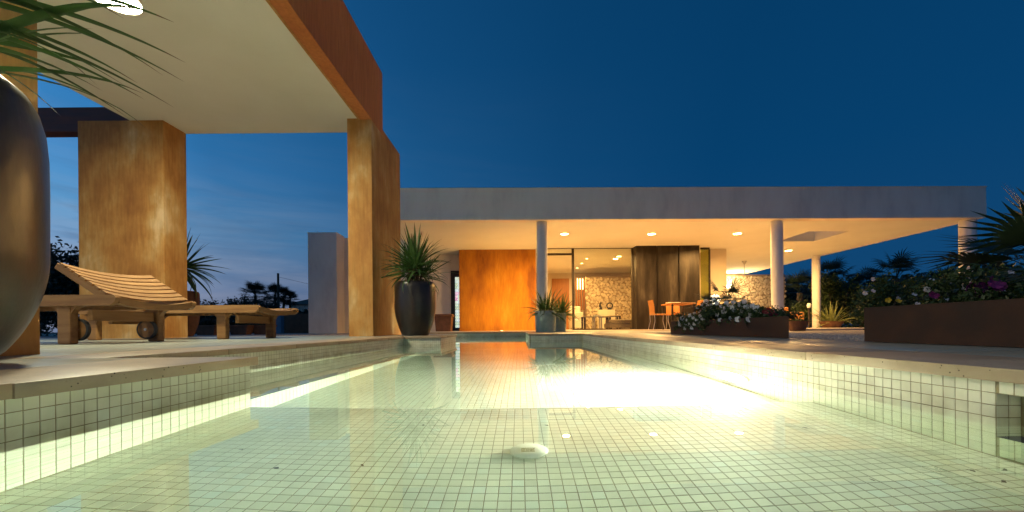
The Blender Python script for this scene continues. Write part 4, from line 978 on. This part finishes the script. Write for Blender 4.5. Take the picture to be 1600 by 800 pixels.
# lit shrubs just beyond the back column, and dark mass behind
bush(1310, 428, 16.5, 70, 'tall yellow green shrub right of the back column', bushleaf, 5000, .07, None, 51, 'shrub')
bush(1345, 455, 17.5, 80, 'leafy shrub with orange tints beside the potted grass', bushleaf, 5000, .07, None, 52, 'shrub')
bush(1252, 470, 16.5, 40, 'low shrub lit green left of the back column', bushleaf, 2600, .06, None, 53, 'shrub')
GD = 'dark trees and shrubs beyond the garden'
for i, (px, py, Y_, w_) in enumerate(((1240, 440, 24, 90), (1300, 425, 26, 100), (1370, 432, 25, 110), (1440, 426, 24, 110), (1510, 420, 23, 110), (1590, 408, 21, 120), (1190, 450, 25, 60))):
    bush(px, py, Y_, w_, ('dark hedge shrub '+('behind the rubble wall end', 'behind the back column', 'under the left far fan palm', 'under the right far fan palm', 'left of the corner column', 'behind the right edge palms', 'hidden behind the rubble wall')[i]), darkleaf, 4200, .13, GD, 60+i, 'hedge_shrub')
for i, (px, py, Y_, R) in enumerate(((1300, 452, 21, 1.5), (1400, 448, 20, 1.7), (1352, 465, 22, 1.5), (1250, 470, 20, 1.5), (1478, 460, 19, 1.4))):
    q = W(px, py-12, Y_); fan_palm(q.x, Y_, -.03, q.z+.03, R, ('far fan palm showing above the back column', 'tallest far fan palm left of the rose shrubs', 'smaller far fan palm between two taller ones', 'far fan palm beside the rubble wall', 'far fan palm just left of the corner column')[i], nf=22, seed=70+i, trunk=.16, group='fan palms beyond the garden', mat=darkleaf)
# potted grass, lamp post, bowl pot near terrace
q = W(1299, 514, 14.6)
r = empty('planter_pot', 'terracotta bowl pot holding the striped grass by the back column', 'pot', (q.x, q.y, .012)); B().lathe([(0, 0), (.26, 0), (.36, .18), (.38, .24), (.34, .24), (.32, .2)], n=30).obj('pot_body', terra, r, 50); B().lathe([(0, .2), (.33, .2)], n=20).obj('soil', soil, r)
r = empty('ornamental_grass', 'arching yellow green grass in the terracotta bowl by the back column', 'plant', (q.x, q.y, .2)); lg = leafset(.95, .05, leafmat('grass_blade', (.16, .20, .05), (.24, .28, .08), (.34, .36, .14)), False)
head(r, (0, 0, .05), 60, lg, 1.5, .1, .1, scl=(.6, 1.0))
q = W(1246, 520, 9.2); r = empty('planter_pot', 'terracotta bowl beside the near end of the petunia planter', 'pot', (q.x, q.y, -.03)); B().lathe([(0, 0), (.15, 0), (.21, .18), (.225, .23), (.20, .23), (.19, .2)], n=30).obj('pot_body', terra, r, 50); B().lathe([(0, .2), (.195, .2)], n=20).obj('soil', soil, r)
r = empty('low_plant', 'low green plant in the terracotta bowl near the petunias', 'plant', (q.x, q.y, .17)); blob_leaves([(0, 0, .03, .17, .17, .06)], 500, .025, bushleaf, 'foliage', r, None, .5, 3)
q = W(1264.5, 515, 14); r = empty('bollard_light', 'slim dark garden lamp post with white head left of the back column', 'lamp', (q.x, q.y, 0)); B().lathe([(.035, 0), (.035, .72), (0, .72)], n=12).obj('post', metal, r, 50); B().lathe([(.06, .722), (.065, .84), (.04, .88), (0, .88)], n=14).obj('lamp_head', whitep, r, 50)

# ------------------------------------------------------------------ sun loungers
def lounger(x_end, y0, y1, zt, label, back, xlen=2.0, wheels=False):
    """right end at x_end, long side along -X, width from y0 to y1; slats run across"""
    r = empty('sun_lounger', label, 'sun lounger', (x_end, (y0+y1)/2, 0), 0, 'teak sun loungers on the deck'); W2 = (y1-y0)/2; RH = .078; RT = .036
    for s in (-1, 1):
        yy = s*(W2-RT/2)
        pr_ = [(0, zt-.02), (-.012, zt-.004), (-.03, zt), (-xlen, zt), (-xlen, zt-RH), (-.055, zt-RH), (-.025, zt-RH+.012), (-.006, zt-RH+.034)]
        B().prism([(a, b_) for a, b_ in pr_], -RT/2, RT/2, Matrix.Translation((0, yy, 0)) @ Matrix.Rotation(math.pi/2, 4, 'X')).obj('rail', teak, r)
    for lx0 in (-.36, -xlen+.3):
        lx = lx0
        for s in (-1, 1):
            lx = lx0+s*.06
            yy = s*(W2-RT-.032)
            lb_ = B().box(lx-.048, lx+.048, yy-.03, yy+.03, 0.0, zt-.03, .012, 2)
            # curved brackets at the top of the leg
            for sg in (-1, 1):
                pts = [(lx+sg*.046, zt-RH-.002), (lx+sg*.12, zt-RH-.002)]+[(lx+sg*(.12-.074*math.sin(a_)), zt-RH-.002-.075*(1-math.cos(a_))) for a_ in (.4, .8, 1.2, 1.57)]
                lb_.prism(pts, -.022, .022, Matrix.Translation((0, yy, 0)) @ Matrix.Rotation(math.pi/2, 4, 'X'))
            lb_.obj('leg', teak, r)
        box('stretcher', teak_y, lx-.02, lx+.02, -W2+RT+.07, W2-RT-.07, zt-RH-.105, zt-RH-.022, r, .004)
    # concave end rail and curved slats
    def slat(x, wd, z, par, mtx=None, sag=.035, th=.014, nm='slat', mt=teak_y):
        n = 10; v = []; f = []; w_ = W2-RT-.002 if mtx is None else W2-.004
        for i in range(n+1):
            s = i/n*2-1; zz = -sag*(1-s*s)
            for dx, dz in ((-wd/2, 0), (wd/2, 0), (wd/2, -th), (-wd/2, -th)): v.append((x+dx, s*w_, z+zz+dz))
        for i in range(n):
            a = i*4
            for k in range(4): f.append((a+k, a+(k+1) % 4, a+4+(k+1) % 4, a+4+k))
        f += [(0, 3, 2, 1), (n*4, n*4+1, n*4+2, n*4+3)]
        me = mesh(nm, v, f, mt); bm_ = bmesh.new(); bm_.from_mesh(me); bmesh.ops.recalc_face_normals(bm_, faces=bm_.faces); bm_.to_mesh(me); bm_.free()
        o = link(nm, me, par)
        if mtx is not None: o.matrix_local = mtx
        return o
    slat(-.035, .05, zt-.012, r, th=.05, nm='end_rail')
    bx = -.075
    nsl = int((xlen-.1)/.062)
    if back:
        ang = math.radians(34); L = .41; bk = empty('backrest', None, None); bk.parent = r; bk.location = (bx, 0, zt-.004); bk.rotation_euler = (0, ang, 0)
        ns = 7; p_ = L/ns
        for i in range(ns): slat(-(i+.5)*p_, p_-.015, .016, bk, Matrix.Identity(4))
        for s in (-1, 1): box('side_rail', teak, -L-.012, 0, s*(W2-.02)-.014, s*(W2-.02)+.014, -.045, .001, bk, .004)
        box('prop', teak, -.40, -.37, -.2, .2, zt-.06, zt-.04, r)
        start = int(L/.062)+1
        for i in range(start, nsl): slat(-.09-i*.062, .055, zt-.006, r)
    else:
        for i in range(nsl): slat(-.095-i*.062, .055, zt-.006, r)
    if wheels:
        for s in (-1, 1):
            wh = empty('wheel', None, None); wh.parent = r; wh.location = (-.365+s*.035, s*(W2-.12), .105)
            mt = Matrix.Rotation(math.pi/2, 4, 'X')
            B().lathe([(.070, -.014), (.082, -.012), (.084, 0), (.082, .012), (.070, .014)], n=32, mtx=mt).obj('tyre', rubber, wh, 40)
            B().lathe([(0, -.011), (.069, -.011), (.069, .011), (0, .011)], n=32, mtx=mt).obj('wheel_disc', teak, wh, 40)
            B().lathe([(0, -.02), (.012, -.02), (.012, .02), (0, .02)], n=12, mtx=mt).obj('hub', steel, wh, 40)
    return r
lounger(-2.89, 2.84, 3.55, .355, 'teak lounger with raised slatted back nearest the big dark pot', True, 2.0, True)
lounger(-2.68, 4.08, 4.82, .352, 'flat teak lounger in front of the broad ochre pillar', False, 2.0)

# ------------------------------------------------------------------ background left
# terracotta troughs and low hedge
for i, (px, Y_, w_) in enumerate(((326, 11.5, .58), (377, 11.8, .55), (413, 12.1, .55))):
    q = W(px, 519, Y_); r = empty('planter_pot', ('leftmost', 'middle', 'rightmost')[i]+' of the faded terracotta troughs seen under the flat lounger', 'pot', (q.x, Y_, -.03), 0, 'terracotta troughs along the far hedge')
    s = B().prism([(-w_/2, -.15), (w_/2, -.15), (w_/2, .15), (-w_/2, .15)], 0, .26)
    for v in s.bm.verts:
        if v.co.z < .1: v.co.x *= .8; v.co.y *= .8
    s.box(-w_/2-.02, w_/2+.02, -.17, .17, .235, .285, .008); s.obj('pot_body', terra, r)
    blob_leaves([(0, 0, .36, w_*.45, .14, .10)], 500, .04, darkleaf, 'foliage', r, None, .5, 90+i)
q = W(463, 520, 16); box_o = B().box(-.7, .9, -.1, .1, -.03, .75, .01).obj('garden_wall', noisy('brick_red_render', [(.3, (.10, .05, .03)), (.7, (.17, .085, .05))], nscale=5, rough=(.8, .9), bump=.2), None, None, (q.x, 16, 0)); setp(box_o, 'low reddish garden wall beyond the flat lounger', 'wall')
q = W(431, 520, 15); box_o = B().box(-.22, .26, -.1, .1, -.03, .75, .01).obj('garden_gate', noisy('blue_paint', [(.3, (.05, .13, .22)), (.7, (.08, .18, .28))], nscale=5, rough=(.5, .7), bump=.1), None, None, (q.x, 15, 0)); setp(box_o, 'small blue gate panel beside the low reddish wall', 'gate')
GH = 'dark trees beyond the garden on the left'
for i, (px, py, Y_, w_, n_) in enumerate(((100, 378, 13, 90, 6500), (60, 400, 13.5, 70, 4000), (345, 466, 30, 60, 4000), (375, 464, 34, 50, 3500), (310, 472, 30, 60, 3500), (420, 472, 36, 50, 3000), (290, 478, 18, 120, 3500), (395, 482, 18, 120, 3500), (470, 482, 30, 60, 3000))):
    bush(px, py, Y_, w_, ('tall dark tree between the big pot and the broad pillar', 'dark tree behind the big pot edge', 'round dark tree above the flat lounger', 'small dark tree left of the first far palm', 'low dark tree beside the hidden yucca', 'low dark tree between the far palms', 'dark hedge behind the leftmost trough', 'dark hedge behind the rightmost trough', 'dark shrub before the far tiled roof')[i], darkleaf, n_, None if i > 1 else .075, GH, 100+i, 'tree', cat='tree')
GP = 'far palms against the evening sky'
for i, (px, py, Y_, R, lb) in enumerate(((399, 462, 60, 2.2, 'leftmost far palm standing apart from the others'), (430, 460, 70, 2.0, 'far palm just left of the utility pole'), (443, 463, 72, 1.8, 'far palm just right of the utility pole'), (453, 468, 74, 1.7, 'rightmost far palm before the tiled roof'))):
    q = W(px, py, Y_); fan_palm(q.x, Y_, -.06, q.z+.06, R*1.25, lb, darkleaf, 44, 200+i, .22, GP)
q = W(434.5, 427, 62); r = empty('utility_pole', 'thin dark utility pole rising between the far palms', 'pole', (q.x, 62, -.06)); B().tube([(0, 0, 0), (0, 0, q.z+.06)], [.2, .16], 10).obj('pole', barkm, r, 60)
B().tube([(0, 0, q.z-.5), (4.5, 1, q.z-1.6), (9, 2, q.z-1.8)], .02, 5).obj('cable', black_m, r)
# far house
q = W(470, 480, 80); fh = empty('far_house', 'distant white house with dark hipped tile roof and a lit window', 'house', (q.x, 80, -.06))
zt_ = W(470, 476, 80).z+.06
box('wall', white_r, -2.2, 6, 0, 6, 0, zt_, fh); bz = zt_+.01; t = bmesh.new()
vs = [t.verts.new(p_) for p_ in ((-3, -1, bz), (7, -1, bz), (7, 7, bz), (-3, 7, bz), (1.8, 3, bz+1.7), (3.5, 3, bz+1.7))]
for f_ in ((0, 1, 5, 4), (1, 2, 5), (2, 3, 4, 5), (3, 0, 4), (3, 2, 1, 0)): t.faces.new([vs[i] for i in f_])
s = B(); s.add(t); s.obj('roof', darkwood, fh); box('window', emit('far_window', (1, .85, .55), 2.0), 1.15, 1.75, -.03, .02, 2.6, 3.5, fh)
